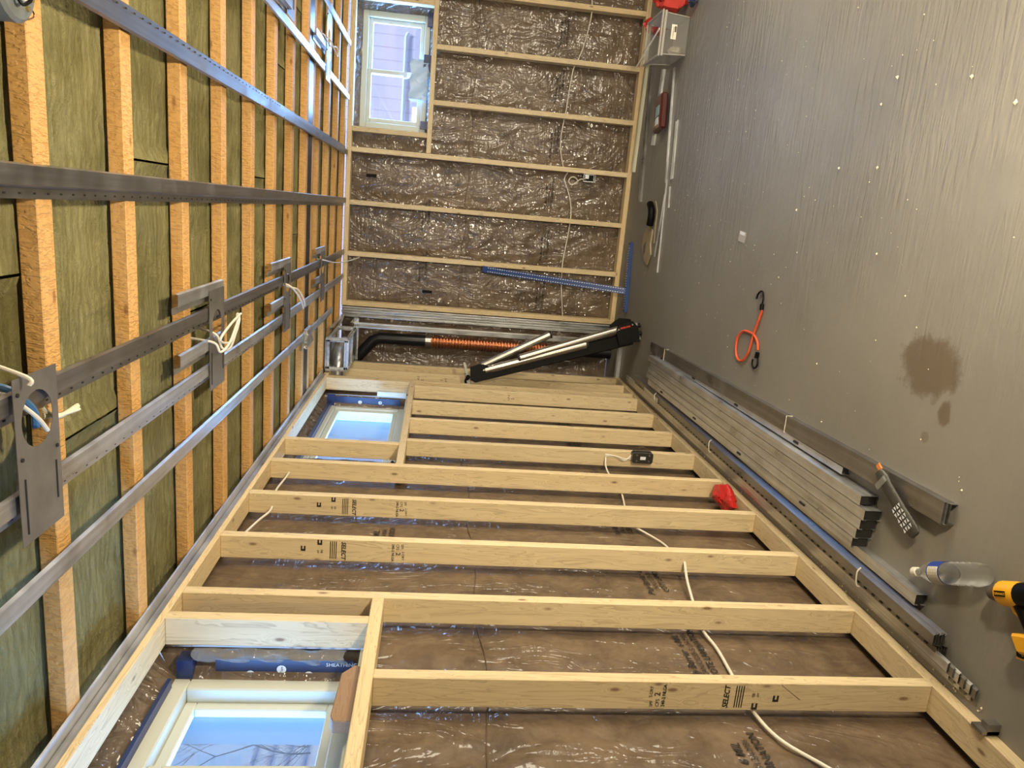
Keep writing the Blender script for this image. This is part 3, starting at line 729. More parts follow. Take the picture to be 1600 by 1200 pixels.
# octagonal ceiling box
ob = empty('ceiling_box', (1.528, -4.665, 2.25), 'round grey metal electrical box with wires hanging by the first joist', 'electrical box')
cx, cy = 1.522, -4.668
n = 20
mb = MB(); prof = [(.0, 2.262), (.05, 2.262), (.056, 2.268), (.056, 2.308)]
vs = [(cx + r*math.cos(2*math.pi*k/n), cy + r*math.sin(2*math.pi*k/n), z) for r, z in prof[1:] for k in range(n)]
fs = [tuple(range(n))] + [(i*n+k, i*n+(k+1) % n, (i+1)*n+(k+1) % n, (i+1)*n+k) for i in range(2) for k in range(n)]
mb.add(vs, fs).build('box_body', GREYB, ob, smooth=True)
for dx, dy in ((-.028, .024), (.03, -.02), (-.01, .038)):
    MB().tube([(cx+dx, cy+dy, 2.258), (cx+dx, cy+dy, 2.263)], .005, 8).build('screw', simple('brass_screw', '#c9b06a', .3, .8) if 'brass_screw' not in bpy.data.materials else bpy.data.materials['brass_screw'], ob)
for k, (m_, a) in enumerate(((WHITEC, 0), (BLACK, .5), (COPPER, 1.0), (WHITEC, 1.5), (BLACK, 2.1))):
    pts = [(cx+.01*math.cos(a*3), cy-.01+.01*math.sin(a*4), 2.262), (cx+.025*math.cos(a), cy-.015+.025*math.sin(a), 2.245), (cx+.03*math.cos(a+.8), cy-.02+.03*math.sin(a+.8), 2.25), (cx+.012*math.cos(a+1.6), cy-.02, 2.258)]
    MB().tube(spline(pts), .0028, 6).build('wire', m_, ob, smooth=True)
MB().tube(spline([(cx-.02, cy+.05, 2.285), (cx-.02, cy+.075, 2.28), (cx-.03, cy+.08, 2.28), (cx-.04, cy+.06, 2.285)]), .0014, 5).build('wire', simple('bare_copper', '#6a4a30', .4, .7), ob)

# ---------------------------------------------------------------- steel closet framing, duct box, pipe
ST = STEEL
def cstud(name, x0, x1, y0, y1, z0, z1, label, open_='-y', group='upright steel closet studs'):
    line = {'-y': [(x0+.008, y0), (x0, y0), (x0, y1), (x1, y1), (x1, y0), (x1-.008, y0)], '+x': [(x1, y0+.006), (x1, y0), (x0, y0), (x0, y1), (x1, y1), (x1, y1-.006)]}[open_]
    return tag(MB().sheet(line, .0012, 2, z0, z1).build(name, ST[2]), label, 'steel stud', group)
cstud('steel_stud', .335, .372, -.004, .085, .02, 2.30, 'bright steel stud screwed to the end wooden stud of the far wall')
cstud('steel_stud', .29, .33, .0, .07, .02, 2.30, 'second bright steel stud standing beside the first at the far wall')
cstud('steel_stud', .262, .300, -.36, -.325, .02, 2.16, 'bright steel corner stud in front of the copper coil')
cstud('steel_stud', -.06, -.004, -.398, -.355, .02, 2.16, 'thin steel stud at the end of the window wall')
fr = MB()
tag(MB().sheet([(-.37, .03), (-.37, .001), (-.33, .001), (-.33, .03)], .0012, 0, -.02, .28).build('floor_track', ST[0]), 'steel floor track across the closet opening', 'metal track')
# duct soffit frame
bxf = empty('duct_soffit_frame', (.13, -.55, 2.14), 'silver steel box frame for a duct in the ceiling corner', 'metal frame')
def ang(a, b, w=.032):
    a = Vector(a); b = Vector(b); d = (b-a).normalized(); u = Vector((0, 0, 1)) if abs(d.z) < .5 else Vector((1, 0, 0)); v = d.cross(u)
    m_ = MB(); m_.frame(a, d, u, v, (b-a).length, w, .002); m_.frame(a, d, v, u, (b-a).length, w, .002)
    return m_.build('steel_angle', ST[1], bxf)
X0, X1, Ya, Yb, Za, Zb = .03, .245, -.85, -.33, 2.150, 2.285
for x in (X0, X1):
    for y in (Ya, Yb): ang((x, y, Za-.01), (x, y, Zb+.012))
    ang((x, Ya, Za), (x, Yb, Za)); ang((x, Ya, Zb), (x, Yb, Zb))
for y in (Ya, Yb, -.6):
    ang((X0, y, Za), (X1, y, Za)); ang((X0, y, Zb), (X1, y, Zb))
ang((X1, Yb, Zb-.0), (X1+.06, -.02, Zb)); ang((X1+.05, Yb, Za+.02), (X1+.05, -.0, Za+.02))
ang((-.0, Yb, 2.14), (.33, Yb, 2.14), .036)
tag(MB().sheet([(.372, 2.306), (.30, 2.306), (.30, 2.27)], .0012, 1, -.9, -.0).build('edge_track', ST[1]) if False else MB().sheet([(2.3075, .26), (2.3075, .292), (2.28, .292)], .0012, 1, -.62, -.01).build('edge_track', ST[1]), 'short steel edge track on the ceiling beside the duct frame', 'metal track')
dt = empty('round_duct', (.13, -.6, 2.16), 'round shiny duct elbow inside the steel soffit frame', 'duct')
MB().tube(spline([(.135, -.38, 2.218), (.135, -.55, 2.218), (.12, -.68, 2.218), (.06, -.74, 2.218), (-.05, -.76, 2.218)], 4), .052, 20, cap=False).build('duct_elbow', ST[0], dt, smooth=True)
MB().tube([(.135, -.46, 2.218), (.135, -.475, 2.218)], .056, 20).build('duct_collar', ST[0], dt, smooth=True)
# foil-like metal box at the window-side channel
tag(MB().prism([(2.286, .36), (2.286, .47), (2.268, .465), (2.262, .44), (2.27, .41), (2.258, .38), (2.268, .355)], 1, -1.80, -1.62, True).build('foil_wrapped_bracket', simple('crumpled_foil', '#cfcfca', .2, .95, (30, .8, .01))), 'crumpled shiny foil wrapped on the channel nearest the window wall', 'foil')
# drain pipe with copper heat coil
dp = empty('drain_pipe', (.16, .05, 0), 'black vertical drain pipe wrapped with a ribbed copper coil behind steel studs', 'pipe')
px, py = .122, .022
MB().tube([(px, py, 1.56), (px, py, 1.98), (px-.02, py, 2.03), (-.06, py-.01, 2.17)], .047, 20).build('upper_pipe', ABS, dp, smooth=True)
MB().tube([(px, py, .0), (px, py, .34)], .047, 20).build('lower_pipe', ABS, dp, smooth=True)
MB().tube([(px, py, 1.545), (px, py, 1.60)], .050, 20).build('steel_coupling', SILVER, dp, smooth=True)
zz = []; rs = []; z = .34; k = 0
while z < 1.545:
    zz += [z, z+.003, z+.008, z+.014, z+.019, z+.022]; rs += [.038, .048, .053, .053, .048, .038]; z += .026
MB().tube([(px, py, q) for q in zz], .05, 20, rs=rs).build('copper_coil', COPPER, dp, smooth=False)
cable('electrical_cable', [(.02, .06, .34), (.03, .045, .46), (.02, .06, .60)], 'short white cable on the film inside the steel closet')

# ---------------------------------------------------------------- cables and boxes on the walls
cable('wall_cable', [(-.096, -4.85, .35), (-.096, -4.62, .415), (-.096, -4.557, .461), (-.096, -4.452, .543), (-.096, -4.319, .568), (-.096, -4.163, .561), (-.096, -4.038, .557), (-.096, -3.927, .566), (-.09, -3.80, .548), (-.06, -3.66, .533), (-.045, -3.538, .505), (-.045, -3.50, .50)],
      'white cable running through the studs under the near window', r=.0052)
cable('wall_cable', [(-.045, -3.50, .50), (-.08, -3.40, .495), (-.096, -3.262, .503), (-.096, -3.152, .558), (-.096, -3.06, .61), (-.096, -2.96, .59), (-.096, -2.836, .566), (-.096, -2.686, .545), (-.096, -2.52, .55), (-.07, -2.40, .56), (-.035, -2.325, .55)],
      'white cable running through the studs to the metal box', r=.0045)
cable('wall_cable', [(-.06, -3.42, 2.22), (-.06, -3.37, 2.213), (-.06, -3.263, 2.192), (-.06, -3.17, 2.17), (-.06, -3.05, 2.18), (-.06, -2.94, 2.193), (-.06, -2.80, 2.184), (-.06, -2.70, 2.18)],
      'white cable high on the window wall between full-height studs', r=.0045)
cable('wall_cable', [(3.1, .05, .50), (2.901, .05, .469), (2.787, .05, .462), (2.60, .05, .49), (2.476, .05, .525), (2.386, .05, .562), (2.20, .05, .58), (2.085, .05, .587), (1.887, .05, .608), (1.763, .05, .601), (1.617, .05, .56)],
      'white cable through the far wall studs right of the metal box', r=.005)
cable('wall_cable', [(1.60, .055, .52), (1.54, .06, .545), (1.443, .05, .504), (1.33, .05, .47), (1.214, .05, .463), (1.05, .05, .475), (.90, .05, .49), (.814, .05, .492), (.653, .05, .481), (.52, .05, .462), (.42, .05, .447), (.30, .085, .43)],
      'white cable through the far wall studs behind the blue T-square', r=.005)
def jbox(name, o, ax, label, body_rot=False):
    e = empty(name, o, label, 'electrical box', 'metal wall boxes'); return e
# box on the stud under the middle window: device box screwed on the near side face
j1 = empty('wall_box', (-.02, Y0+5*S-.03, .29), 'grey metal switch box on the short stud under the middle window', 'electrical box', 'metal wall boxes')
yb = Y0+5*S
MB().prism([(-.050, .300), (-.042, .292), (.004, .292), (.012, .300), (.012, .392), (.004, .400), (-.042, .400), (-.050, .392)][::-1], 1, yb-.045, yb-.001) if False else None
pr8 = [(.300, -.050), (.292, -.042), (.292, .004), (.300, .012), (.400, .012), (.408, .004), (.408, -.042), (.400, -.050)]
MB().prism(pr8, 1, yb-.045, yb-.001).build('box_body', simple('dark_zinc', '#4b4a46', .4, .7), j1, bevel=.002)
for dx in (-.035, -.003):
    for dz in (.315, .385): MB().tube([(dx, yb-.049, dz), (dx, yb-.044, dz)], .005, 8).build('screw', SILVER, j1)
MB().box(-.028, -.010, yb-.0465, yb-.0445, .335, .365).build('paper_sticker', TEXTW, j1)
for k in range(3):
    MB().tube(spline([(-.03+.006*k, yb-.01, .555), (-.022, yb-.02, .50), (-.03-.006*k, yb-.03, .46-.006*k), (-.035+.012*k, yb-.02, .41)]), .0035, 6).build('cable_tail', WHITEC, j1, smooth=True)
j2 = empty('wall_box', (1.565, .03, .30), 'shiny open metal box with coiled cable on the far wall stud', 'electrical box', 'metal wall boxes')
mb = MB(); mb.box(1.535, 1.597, .0, .06, .30, .302); mb.box(1.535, 1.597, 0, .06, .395, .397); mb.box(1.535, 1.537, 0, .06, .302, .395); mb.box(1.595, 1.597, 0, .06, .302, .395); mb.box(1.535, 1.597, .058, .06, .302, .395)
mb.build('box_body', ST[2], j2)
MB().box(1.545, 1.59, .03, .056, .31, .385).build('black_clamp', BLACK, j2)
MB().tube(spline([(1.56, .04, .36), (1.55, .01, .42), (1.52, -.01, .46), (1.50, -.012, .49), (1.525, -.01, .52), (1.56, -.008, .50), (1.555, .0, .46), (1.52, .03, .44), (1.50, .05, .50)]), .005, 8).build('coiled_cable', WHITEC, j2, smooth=True)
MB().box(1.56, 1.59, -.001, .03, .355, .385).build('paper_sticker', TEXTW, j2)
# red thin bag on the bottom plate
def bag(name, c, sx, sy, sz, mat, label, seed, cat='bag', n=18, lump=.35):
    mb = MB(); vs = []; m2 = 10
    for j in range(m2+1):
        th = math.pi*j/m2
        for i in range(n):
            ph = 2*math.pi*i/n; r = 1 + lump*mnoise.noise(Vector((math.cos(ph)*1.5+seed, math.sin(ph)*1.5, th*1.2))) * 1.6 + .12*math.sin(5*ph+seed)*math.sin(th)
            vs.append((c[0]+sx*r*math.sin(th)*math.cos(ph), c[1]+sy*r*math.sin(th)*math.sin(ph), max(c[2], c[2]+sz*(1+math.cos(th)*r*.9)*.5*1.0)))
    fs = [(j*n+i, j*n+(i+1) % n, (j+1)*n+(i+1) % n, (j+1)*n+i) for j in range(m2) for i in range(n)]
    mb.add(vs, fs); return tag(mb.build(name, mat, smooth=True), label, cat)
bag('plastic_bag', (-.035, -2.87, .040), .058, .11, .075, RED, 'crumpled red plastic bag on the window wall bottom plate', 2)

bag('black_foam', (-.105, -2.50, 1.685), .035, .07, .05, BLACK, 'black crumpled foam lump in the corner above the middle window sill', 8, 'foam')
# ---------------------------------------------------------------- steel stock on the floor along the window wall
SG = 'steel studs stacked side by side on the floor'
sl = ['steel stud at the room edge of the floor stack', 'steel stud second from the room edge of the floor stack', 'middle steel stud of the five stacked on the floor', 'steel stud second from the wall edge of the floor stack', 'blue-shining steel stud at wall edge of the floor stack']
def floor_cstud(x0, w, y0, y1, z0, h, label, group, slant=0.0, knock=False):
    """C stud lying on its flange: closed flange up, ends open and dark"""
    t = .0011; x1 = x0 + w
    line = [(z0 + .012, x0), (z0, x0), (z0, x1), (z0 + h, x1), (z0 + h, x0), (z0 + h - .012, x0)]
    mb = MB(); mb.sheet(line, t, 1, y0, y1)
    # black plate just inside the near end, painting the shade of the hollow stud
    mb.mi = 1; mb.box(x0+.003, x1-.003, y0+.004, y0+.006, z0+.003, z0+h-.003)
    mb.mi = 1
    if knock:
        y = y0 + .35
        while y < y1 - .1: mb.tube([(x0 + w/2, y-.018, z0+h+.0006), (x0+w/2, y+.018, z0+h+.0008)], .006, 6); y += .62
    o = mb.build('steel_stud', [STEEL[1], INK], smooth=False)
    if slant: o.rotation_euler[2] = math.radians(slant)
    return tag(o, label, 'steel stud', group)
for k in range(5):
    floor_cstud(.349 - .0385*k, .0345, -3.885 - .012*((k*3) % 4), -1.30 - .03*((k*2) % 3), 0.0012, .062, sl[k], SG, slant=.65, knock=(k == 4))
floor_cstud(.390, .026, -3.70, -1.35, .0012, .030, 'low dark steel stud with oval holes between stack and zip-tied track bundle', SG, slant=.9, knock=True)
floor_cstud(.176, .034, -4.205, -1.8, .0012, .036, 'longer grey steel stud with black open end beside the floor stack', SG)
# track bundle: two nested wide tracks, web up
tb = empty('track_bundle', (.452, -2.75, 0), 'wide bundle of nested steel tracks tied with white straps', 'steel track')
for k in range(3):
    z = .022 + .0065*k
    o = MB().sheet([(max(.001, z - .030), .420-.001*k), (z, .420-.001*k), (z, .484+.001*k), (max(.001, z - .030), .484+.001*k)], .0013, 1, -4.24+.006*k, -1.22).build('nested_track', [DKSTEEL[1], STEEL[1], DKSTEEL[1]][k], tb)
for v in [v for ch in tb.children for v in ch.data.vertices]: v.co.x += -.030 * (v.co.y + 1.5) * 0
for y in (-1.55, -3.25):
    MB().tube([(.416, y, .012), (.416, y, .040), (.488, y, .040), (.488, y, .012)], .0018, 6).build('zip_strap', WHITEC, tb)
tb.rotation_euler[2] = math.radians(1.35)
# resilient channel bundle (stack of hat shaped pieces)
rb = empty('channel_bundle', (.125, -2.6, 0), 'tied bundle of perforated resilient channels beside the studs', 'metal channel')
def hatline(x, z, w=.062, h=.016, f=.018):
    return [(z, x), (z, x+f), (z+h, x+f+.006), (z+h, x+w-.006), (z+h-.006, x+w)]
for k in range(7):
    mb = MB(); mb.sheet(hatline(.098, .008 + .0058*k), .0010, 1, -4.335 + .004*(k % 3), -.98 - .02*(k % 2))
    if k == 6:
        mb.mi = 1; y = -4.3
        while y < -1.1: mb.box(.104, .109, y, y+.014, .0442, .0462); y += .045
    mb.build('resilient_channel', [DKSTEEL[1], INK], rb)
for y in (-3.95, -2.55, -1.55):
    MB().tube(spline([(.094, y, .012), (.096, y, .045), (.105, y, .060), (.150, y, .066), (.166, y, .055)], 3), .0026, 6).build('zip_strap', WHITEC, rb)
rb2 = empty('channel_bundle', (.05, -2.6, 0), 'low stack of resilient channels lying against the bottom plate', 'metal channel')
for k in range(6):
    MB().sheet(hatline(.022 + .0045*k, .001 + .0045*k, .055, .010, .016), .0010, 1, -4.47 + .018*k, -.62 - .03*k).build('resilient_channel', [DKSTEEL[1], STEEL[1]][k % 2], rb2)
tag(MB().box(.09, .104, -1.55, -1.35, .0675, .0690).build('paper_strip', TEXTW) if False else MB().box(.115, .145, -1.62, -1.30, .0632, .0642).build('bright_metal_strip', ST[1], rb), 'bright strip', None)
# brackets
tag(MB().box(.005, .035, -4.56, -4.535, 0, .035).box(.005, .015, -4.56, -4.52, .0, .05).build('metal_bracket', DKSTEEL[2]), 'small grey bracket at the bottom plate edge', 'bracket')

# ---------------------------------------------------------------- steel pieces along the far wall
FP = 'loose metal strips along the far wall'
def strip(a, b, w, h, label, mats=None, lip=True, z=.001):
    a = Vector((a[0], a[1], 0)); b = Vector((b[0], b[1], 0)); d = (b-a).normalized(); s = Vector((-d.y, d.x, 0)); L = (b-a).length
    mb = MB(); up = Vector((0, 0, 1))
    mb.frame(a + up*(z+.001), d, s, up, L, w, .0015)
    if lip:
        mb.frame(a + s*(w/2) + up*(z + h/2), d, s, up, L, .0012, h); mb.frame(a - s*(w/2) + up*(z + h/2), d, s, up, L, .0012, h)
    return tag(mb.build('metal_strip', mats or ST[0]), label, 'metal strip', FP)
strip((2.46, -.13), (1.64, -.085), .032, .022, 'pale straight metal strip along far wall, longest under the metal box', simple('pale_zinc', '#c9c9b4', .45, .4))
strip((2.40, -.26), (1.40, -.40), .035, .02, 'dark metal channel ending near the black saw handle', DKSTEEL[0])
strip((2.33, -.60), (1.81, -.56), .035, .02, 'metal channel partly under the maroon case', z=.001)
strip((2.30, -.84), (1.53, -.99), .018, .012, 'thin perforated strip under the bin edge')
strip((1.93, -1.06), (1.55, -1.11), .032, .01, 'broad pale strip in front of the maroon case')
strip((1.55, -1.00), (.915, -1.055), .014, .008, 'long thin corner bead reaching past the T-square end')
strip((1.45, -1.03), (1.02, -.97), .012, .008, 'thin bead crossing the long one', z=.010)
strip((1.50, -1.09), (1.36, -1.12), .012, .008, 'short bead beside the crossed strips')
# maroon case
mc = empty('maroon_case', (2.02, -.78, 0), 'maroon plastic case with pale label lying on metal strips', 'case')
d = Vector((-.985, -.17, 0)); s_ = Vector((.17, -.985, 0)); up = Vector((0, 0, 1))
MB().frame((2.13, -.755, .045), d, s_, up, .25, .16, .05).build('case_body', MAROON, mc, bevel=.012)
MB().frame((2.05, -.775, .0715), d, s_, up, .07, .075, .002).build('paper_label', simple('blue_grey_label', '#8fb0b4', .5), mc)
MB().frame((1.97, -.79, .0715), d, s_, up, .05, .06, .002).build('paper_label', TEXTW, mc)
# clear bin
bn = empty('plastic_bin', (2.455, -.88, 0), 'clear plastic storage bin with white barcode label, at the picture top', 'bin')
bc = (2.455, -.88); bw_, bd_, bh_ = .128, .178, .185
def taper_box(mb, cx, cy, sx, sy, z0, z1, t0, t1, th=.004):
    def ring(s, z): return [(cx-sx*s, cy-sy*s, z), (cx+sx*s, cy-sy*s, z), (cx+sx*s, cy+sy*s, z), (cx-sx*s, cy+sy*s, z)]
    a, b = ring(t0, z0), ring(t1, z1); mb.add(a + b, [(0, 1, 2, 3), (0, 1, 5, 4), (1, 2, 6, 5), (2, 3, 7, 6), (3, 0, 4, 7)])
mb = MB(); taper_box(mb, bc[0], bc[1], bw_, bd_, .004, bh_, .90, 1.0); mb.build('bin_body', BINPL, bn)
RIM = simple('bin_rim_plastic', '#a6a39c', .3)
def ring_box(x0, x1, y0, y1, z0, z1, w, nm, mt):
    mb = MB(); mb.box(x0, x1, y0, y0+w, z0, z1); mb.box(x0, x1, y1-w, y1, z0, z1); mb.box(x0, x0+w, y0+w, y1-w, z0, z1); mb.box(x1-w, x1, y0+w, y1-w, z0, z1); return mb.build(nm, mt, bn, bevel=.002)
ring_box(bc[0]-bw_-.010, bc[0]+bw_+.010, bc[1]-bd_-.010, bc[1]+bd_+.010, bh_-.022, bh_-.006, .010, 'bin_rim', RIM)
ring_box(bc[0]-bw_-.014, bc[0]+bw_+.014, bc[1]-bd_-.014, bc[1]+bd_+.014, bh_, bh_+.012, .014, 'bin_lid_rim', RIM)
for dx in (-.93, .93):
    for dy in (-.93, .93): MB().tube([(bc[0]+bw_*dx*.97, bc[1]+bd_*dy*.97, .006), (bc[0]+bw_*dx*1.06, bc[1]+bd_*dy*1.06, bh_-.02)], .004, 6).build('corner_edge', RIM, bn)
yl = bc[1] - bd_*.952
lb_ = MB().add([(2.425, yl-.002, .085), (2.515, yl-.002, .085), (2.515, yl-.008, .122), (2.425, yl-.008, .122)], [(0, 1, 2, 3)]).build('barcode_label', simple('label_white', '#efeadb', .6), bn)
text_mesh('STORAGE BOX', .010, basis((2.432, yl-.009, .105), (1, 0, 0), (0, -.19, 1)), INK, 'label_lettering', lb_)
mb = MB()
for k in range(12): mb.box(2.470+.003*k, 2.4715+.003*k, yl-.0095, yl-.0075, .090, .101)
mb.build('barcode', INK, lb_)
bag('white_sack', (2.375, -.96, .010), .028, .05, .09, simple('sack_white', '#cfc8b8', .8), 'whitish lump inside the clear bin', 5)
bag('dark_cloth', (2.40, -.82, .010), .03, .04, .05, simple('brown_rag', '#5c4634', .9), 'brown rag at the bottom of the clear bin', 9)
bag('red_bag', (2.695, -.90, .0), .066, .09, .21, REDCLOTH, 'large bright red cloth bag right of the clear bin, at the picture top', 1)
bag('red_pouch', (2.62, -.53, .0), .055, .05, .17, RED, 'small dark red pouch between bin and far wall', 4)
bag('blue_packet', (2.655, -1.14, .0), .038, .045, .06, simple('navy_foil', '#1f2f52', .25, coat=.5), 'dark blue shiny packet on the floor beside the bin', 6)
ws0, ws1 = Vector((2.475, -1.07, .206)), Vector((2.34, -.60, .206)); wd = (ws1-ws0).normalized()
tag(MB().frame(ws0, wd, Vector((0, 0, 1)).cross(wd), Vector((0, 0, 1)), .52, .014, .004).build('white_strip', simple('white_plastic_strip', '#eeeee6', .4)), 'narrow white strip laid across the bin rim', 'strip')
# hand saw in card sleeve
hs_ = empty('hand_saw', (1.18, -.68, 0), 'black-handled hand saw lying in a tan card sleeve', 'saw')
MB().tube(spline([(1.385, -.74, .028), (1.345, -.80, .030), (1.29, -.815, .030), (1.235, -.80, .028)], 4), .025, 12, rs=None).build('handle', BLACK, hs_, smooth=True)
MB().prism([(1.23, -.72), (1.165, -.618), (1.074, -.607), (.984, -.703), (.948, -.789), (1.027, -.854), (1.107, -.815), (1.20, -.83)], 2, .002, .014).build('card_sleeve', TAN, hs_, bevel=.001)
MB().prism([(1.115, -.715), (1.045, -.715), (1.01, -.69), (1.04, -.665), (1.085, -.655)], 2, .0141, .0150).build('window_cutout', simple('grey_print', '#5d5a52', .6), hs_)
MB().prism([(1.40, -.775), (1.335, -.845), (1.20, -.85), (1.10, -.87), (1.11, -.885), (1.20, -.87), (1.34, -.865), (1.41, -.79)], 2, .001, .006).build('blade_edge', TAN, hs_)
# blue T-square
ts = empty('t_square', (.70, -.33, 0), 'blue perforated drywall T-square leaning on the far wall', 'ruler')
hA, hB = Vector((1.085, -.285, .014)), Vector((.535, -.36, .014)); hd = (hB-hA).normalized()
foot = Vector((.703, -.338, .012)); topp = Vector((.765, -.012, 1.165)); bd = (topp-foot).normalized(); bw = (hd - bd*hd.dot(bd)).normalized(); bn_ = bd.cross(bw)
hw = Vector((0, 0, 1)).cross(hd)
MB().frame(hA, hd, Vector((0, 0, 1)), hw, (hB-hA).length, .026, .045).build('head', BLUE, ts, bevel=.001)
bl = MB().frame(foot, bd, bw, bn_, (topp-foot).length, .05, .002).build('blade', BLUE, ts)
mb = MB()
nd = -bn_ if bn_.y > 0 else bn_
for k in range(58):
    p = foot + bd*(.03 + .0196*k)
    for sgn in (-1, 1): mb.frame(p + bw*.015*sgn + nd*.0016, bd, bw, bn_, .010, .0045, .001)
mb.build('scale_marks', TEXTW, bl)
mb = MB()
for k in range(26):
    p = hA + hd*(.02 + .020*k) + Vector((0, 0, .0135))
    for sgn in (-1, 1): mb.frame(p + hw*.012*sgn, hd, hw, Vector((0, 0, 1)), .008, .0035, .001)
mb.build('scale_marks', TEXTW, bpy.data.objects['head'])

# ---------------------------------------------------------------- folded stand leaning in the closet corner
sd = empty('folding_stand', (.42, -.75, 0), 'folded black and silver tool stand leaning against the window wall', 'tool stand')
P0 = Vector((.40, -.80, .06)); P1 = Vector((.045, -.86, 1.225)); ax = (P1-P0).normalized()
toc = Vector((1.226, -6.066, 1.544)); 
nn = Vector((.12, -1, .1)); nn = (nn - ax*nn.dot(ax)).normalized(); ss = ax.cross(nn)   # ss: sideways (+x, +z side)
if ss.x < 0: ss = -ss
L = (P1-P0).length
bo = MB().frame(P0 + nn*0 - ss*.0, ax, ss, nn, L, .095, .075).build('beam', BLACK, sd, bevel=.006)
def rod(a, b, r, mat, name='leg_tube', par=sd): return MB().tube([a, b], r, 14).build(name, mat, par, smooth=True)
def Q(u, v, w=0): return P0 + ax*u + ss*v + nn*w
rod(Q(L-.09, .024, .05), Q(.36, .034, .05), .030, SILVER)
rod(Q(.98-.0, .060, .03), Q(.10, .088, .03), .021, SILVER) if False else rod(Q(.86, .052, .055), Q(.08, .086, .045), .030, SILVER)
rod(Q(L-.08, .060, .0), Q(.60, .165, .0), .027, SILVER)
rod(Q(.84, .050, .02), Q(.12, .060, .01), .024, SILVER)
for a, r in ((Q(.36, .034, .05), .031), (Q(.60, .165, .0), .028), (Q(.86, .052, .055), .0311)): MB().tube([a, a + ax*.015*(-1 if r != .0311 else 1)], r, 12).build('end_cap', RUBBER, sd)
def plate(pts, w0, w1, name, mat):
    vs = [Q(u, v, w0) for u, v in pts] + [Q(u, v, w1) for u, v in pts]; n = len(pts)
    return MB().add(vs, [tuple(range(n)), tuple(range(2*n-1, n-1, -1))] + [(i, (i+1) % n, (i+1) % n + n, i+n) for i in range(n)]).build(name, mat, sd)
plate([(-.04, -.03), (-.05, .07), (-.02, .125), (.09, .125), (.12, .09), (.12, -.03)], .045, .075, 'foot_bracket', BLACK)
plate([(-.05, .03), (-.03, .14), (.05, .165), (.13, .13), (.13, .03)], -.05, -.02, 'foot_bracket', BLACK)
plate([(L-.13, .03), (L-.11, .06), (L-.06, .08), (L+.01, .075), (L+.03, -.02), (L-.0, -.045), (L-.14, -.035)], .040, .075, 'top_bracket', BLACK)
plate([(L+.028, .0), (L+.03, .03), (L+.115, .045), (L+.125, .015), (L+.07, -.045), (L+.02, -.05)], -.01, .05, 'clamp', GREYB) if False else None
MB().frame(Q(L+.03, -.01, .02), ax, ss, nn, .03, .09, .06).build('clamp', GREYB, sd, bevel=.004)
MB().frame(Q(L+.035, .07, .02), ax, ss, nn, .018, .09, .05).build('clamp_bar', simple('light_grey_paint', '#a7a79f', .4), sd, bevel=.002)
MB().tube([Q(L+.06, -.045, .02), Q(L+.06, -.02, .02), Q(L+.04, .01, .06)], .016, 10).build('clamp_knob', BLACK, sd, smooth=True)
MB().frame(Q(-.055, .04, .02), ax, ss, nn, .016, .13, .07).build('foot_plate', simple('light_grey_paint2', '#8f8f88', .4), sd, bevel=.003)
for v, w in ((-.03, .0), (.08, .04), (.02, .06)):
    a = Q(-.055, v, w); b = Vector((a.x + .012, a.y-.008, .014)); MB().tube([a, b], .017, 12).build('rubber_foot', RUBBER, sd, smooth=True)
lab_ = plate([(.018, .075), (.018, .115), (.085, .117), (.085, .078)], .0755, .0765, 'label_patch', BLACK)
text_mesh('MICROXX', .017, basis(Q(.086, .088, .0775), -ax, ss), simple('red_print', '#d43a2e', .4), 'brand_lettering', sd, bold=.0008)
for u, v in ((.10, .09), (-.01, .10), (L-.08, .03), (L-.15, .05)): MB().tube([Q(u, v, .074), Q(u, v, .079)], .006, 8).build('bolt', SILVER, sd)

# ---------------------------------------------------------------- things on the open floor
# bungee cord
bu = empty('bungee_cord', (.80, -2.74, 0), 'orange bungee cord with black hooks looped on the floor', 'cord')
P = [(.895, -2.785), (.881, -2.786), (.821, -2.762), (.774, -2.742), (.715, -2.728), (.665, -2.712), (.622, -2.668), (.612, -2.622), (.632, -2.580), (.675, -2.562), (.726, -2.568), (.760, -2.620), (.766, -2.690), (.760, -2.750), (.735, -2.795), (.700, -2.812)]
MB().tube(spline([(x, y, .008 if i < 3 or i > 5 else .008+.0*i) for i, (x, y) in enumerate(P)], 5), .0055, 8).build('elastic_cord', ORANGE, bu, smooth=True)
for c, d2 in (((.888, -2.786, .010), 1), ((.690, -2.818, .010), -1)):
    MB().tube([(c[0], c[1], .010), (c[0]+.028*d2, c[1]+.004, .010)], .0098, 10).build('hook_sleeve', BLACK, bu, smooth=True)
MB().tube(spline([(.912, -2.782, .01), (.94, -2.785, .01), (.968, -2.772, .01), (.972, -2.745, .01), (.955, -2.722, .01), (.933, -2.715, .01)], 5), .0045, 8).build('hook', BLACK, bu, smooth=True)
MB().tube(spline([(.665, -2.828, .01), (.640, -2.838, .01), (.618, -2.825, .01), (.612, -2.800, .01), (.625, -2.782, .01), (.650, -2.780, .01)], 5), .0045, 8).build('hook', BLACK, bu, smooth=True)
# small card
cd = tag(MB().hexa([(1.246, -2.373, .001), (1.236, -2.458, .001), (1.184, -2.446, .001), (1.194, -2.369, .001), (1.246, -2.373, .003), (1.236, -2.458, .003), (1.184, -2.446, .003), (1.194, -2.369, .003)]).build('paper_card', simple('card_grey', '#aea7a6', .6)), 'small grey and white printed card flat on the floor', 'card')
MB().hexa([(1.243, -2.385, .0031), (1.236, -2.445, .0031), (1.220, -2.443, .0031), (1.228, -2.381, .0031), (1.243, -2.385, .0036), (1.236, -2.445, .0036), (1.220, -2.443, .0036), (1.228, -2.381, .0036)]).build('white_band', TEXTW, cd)
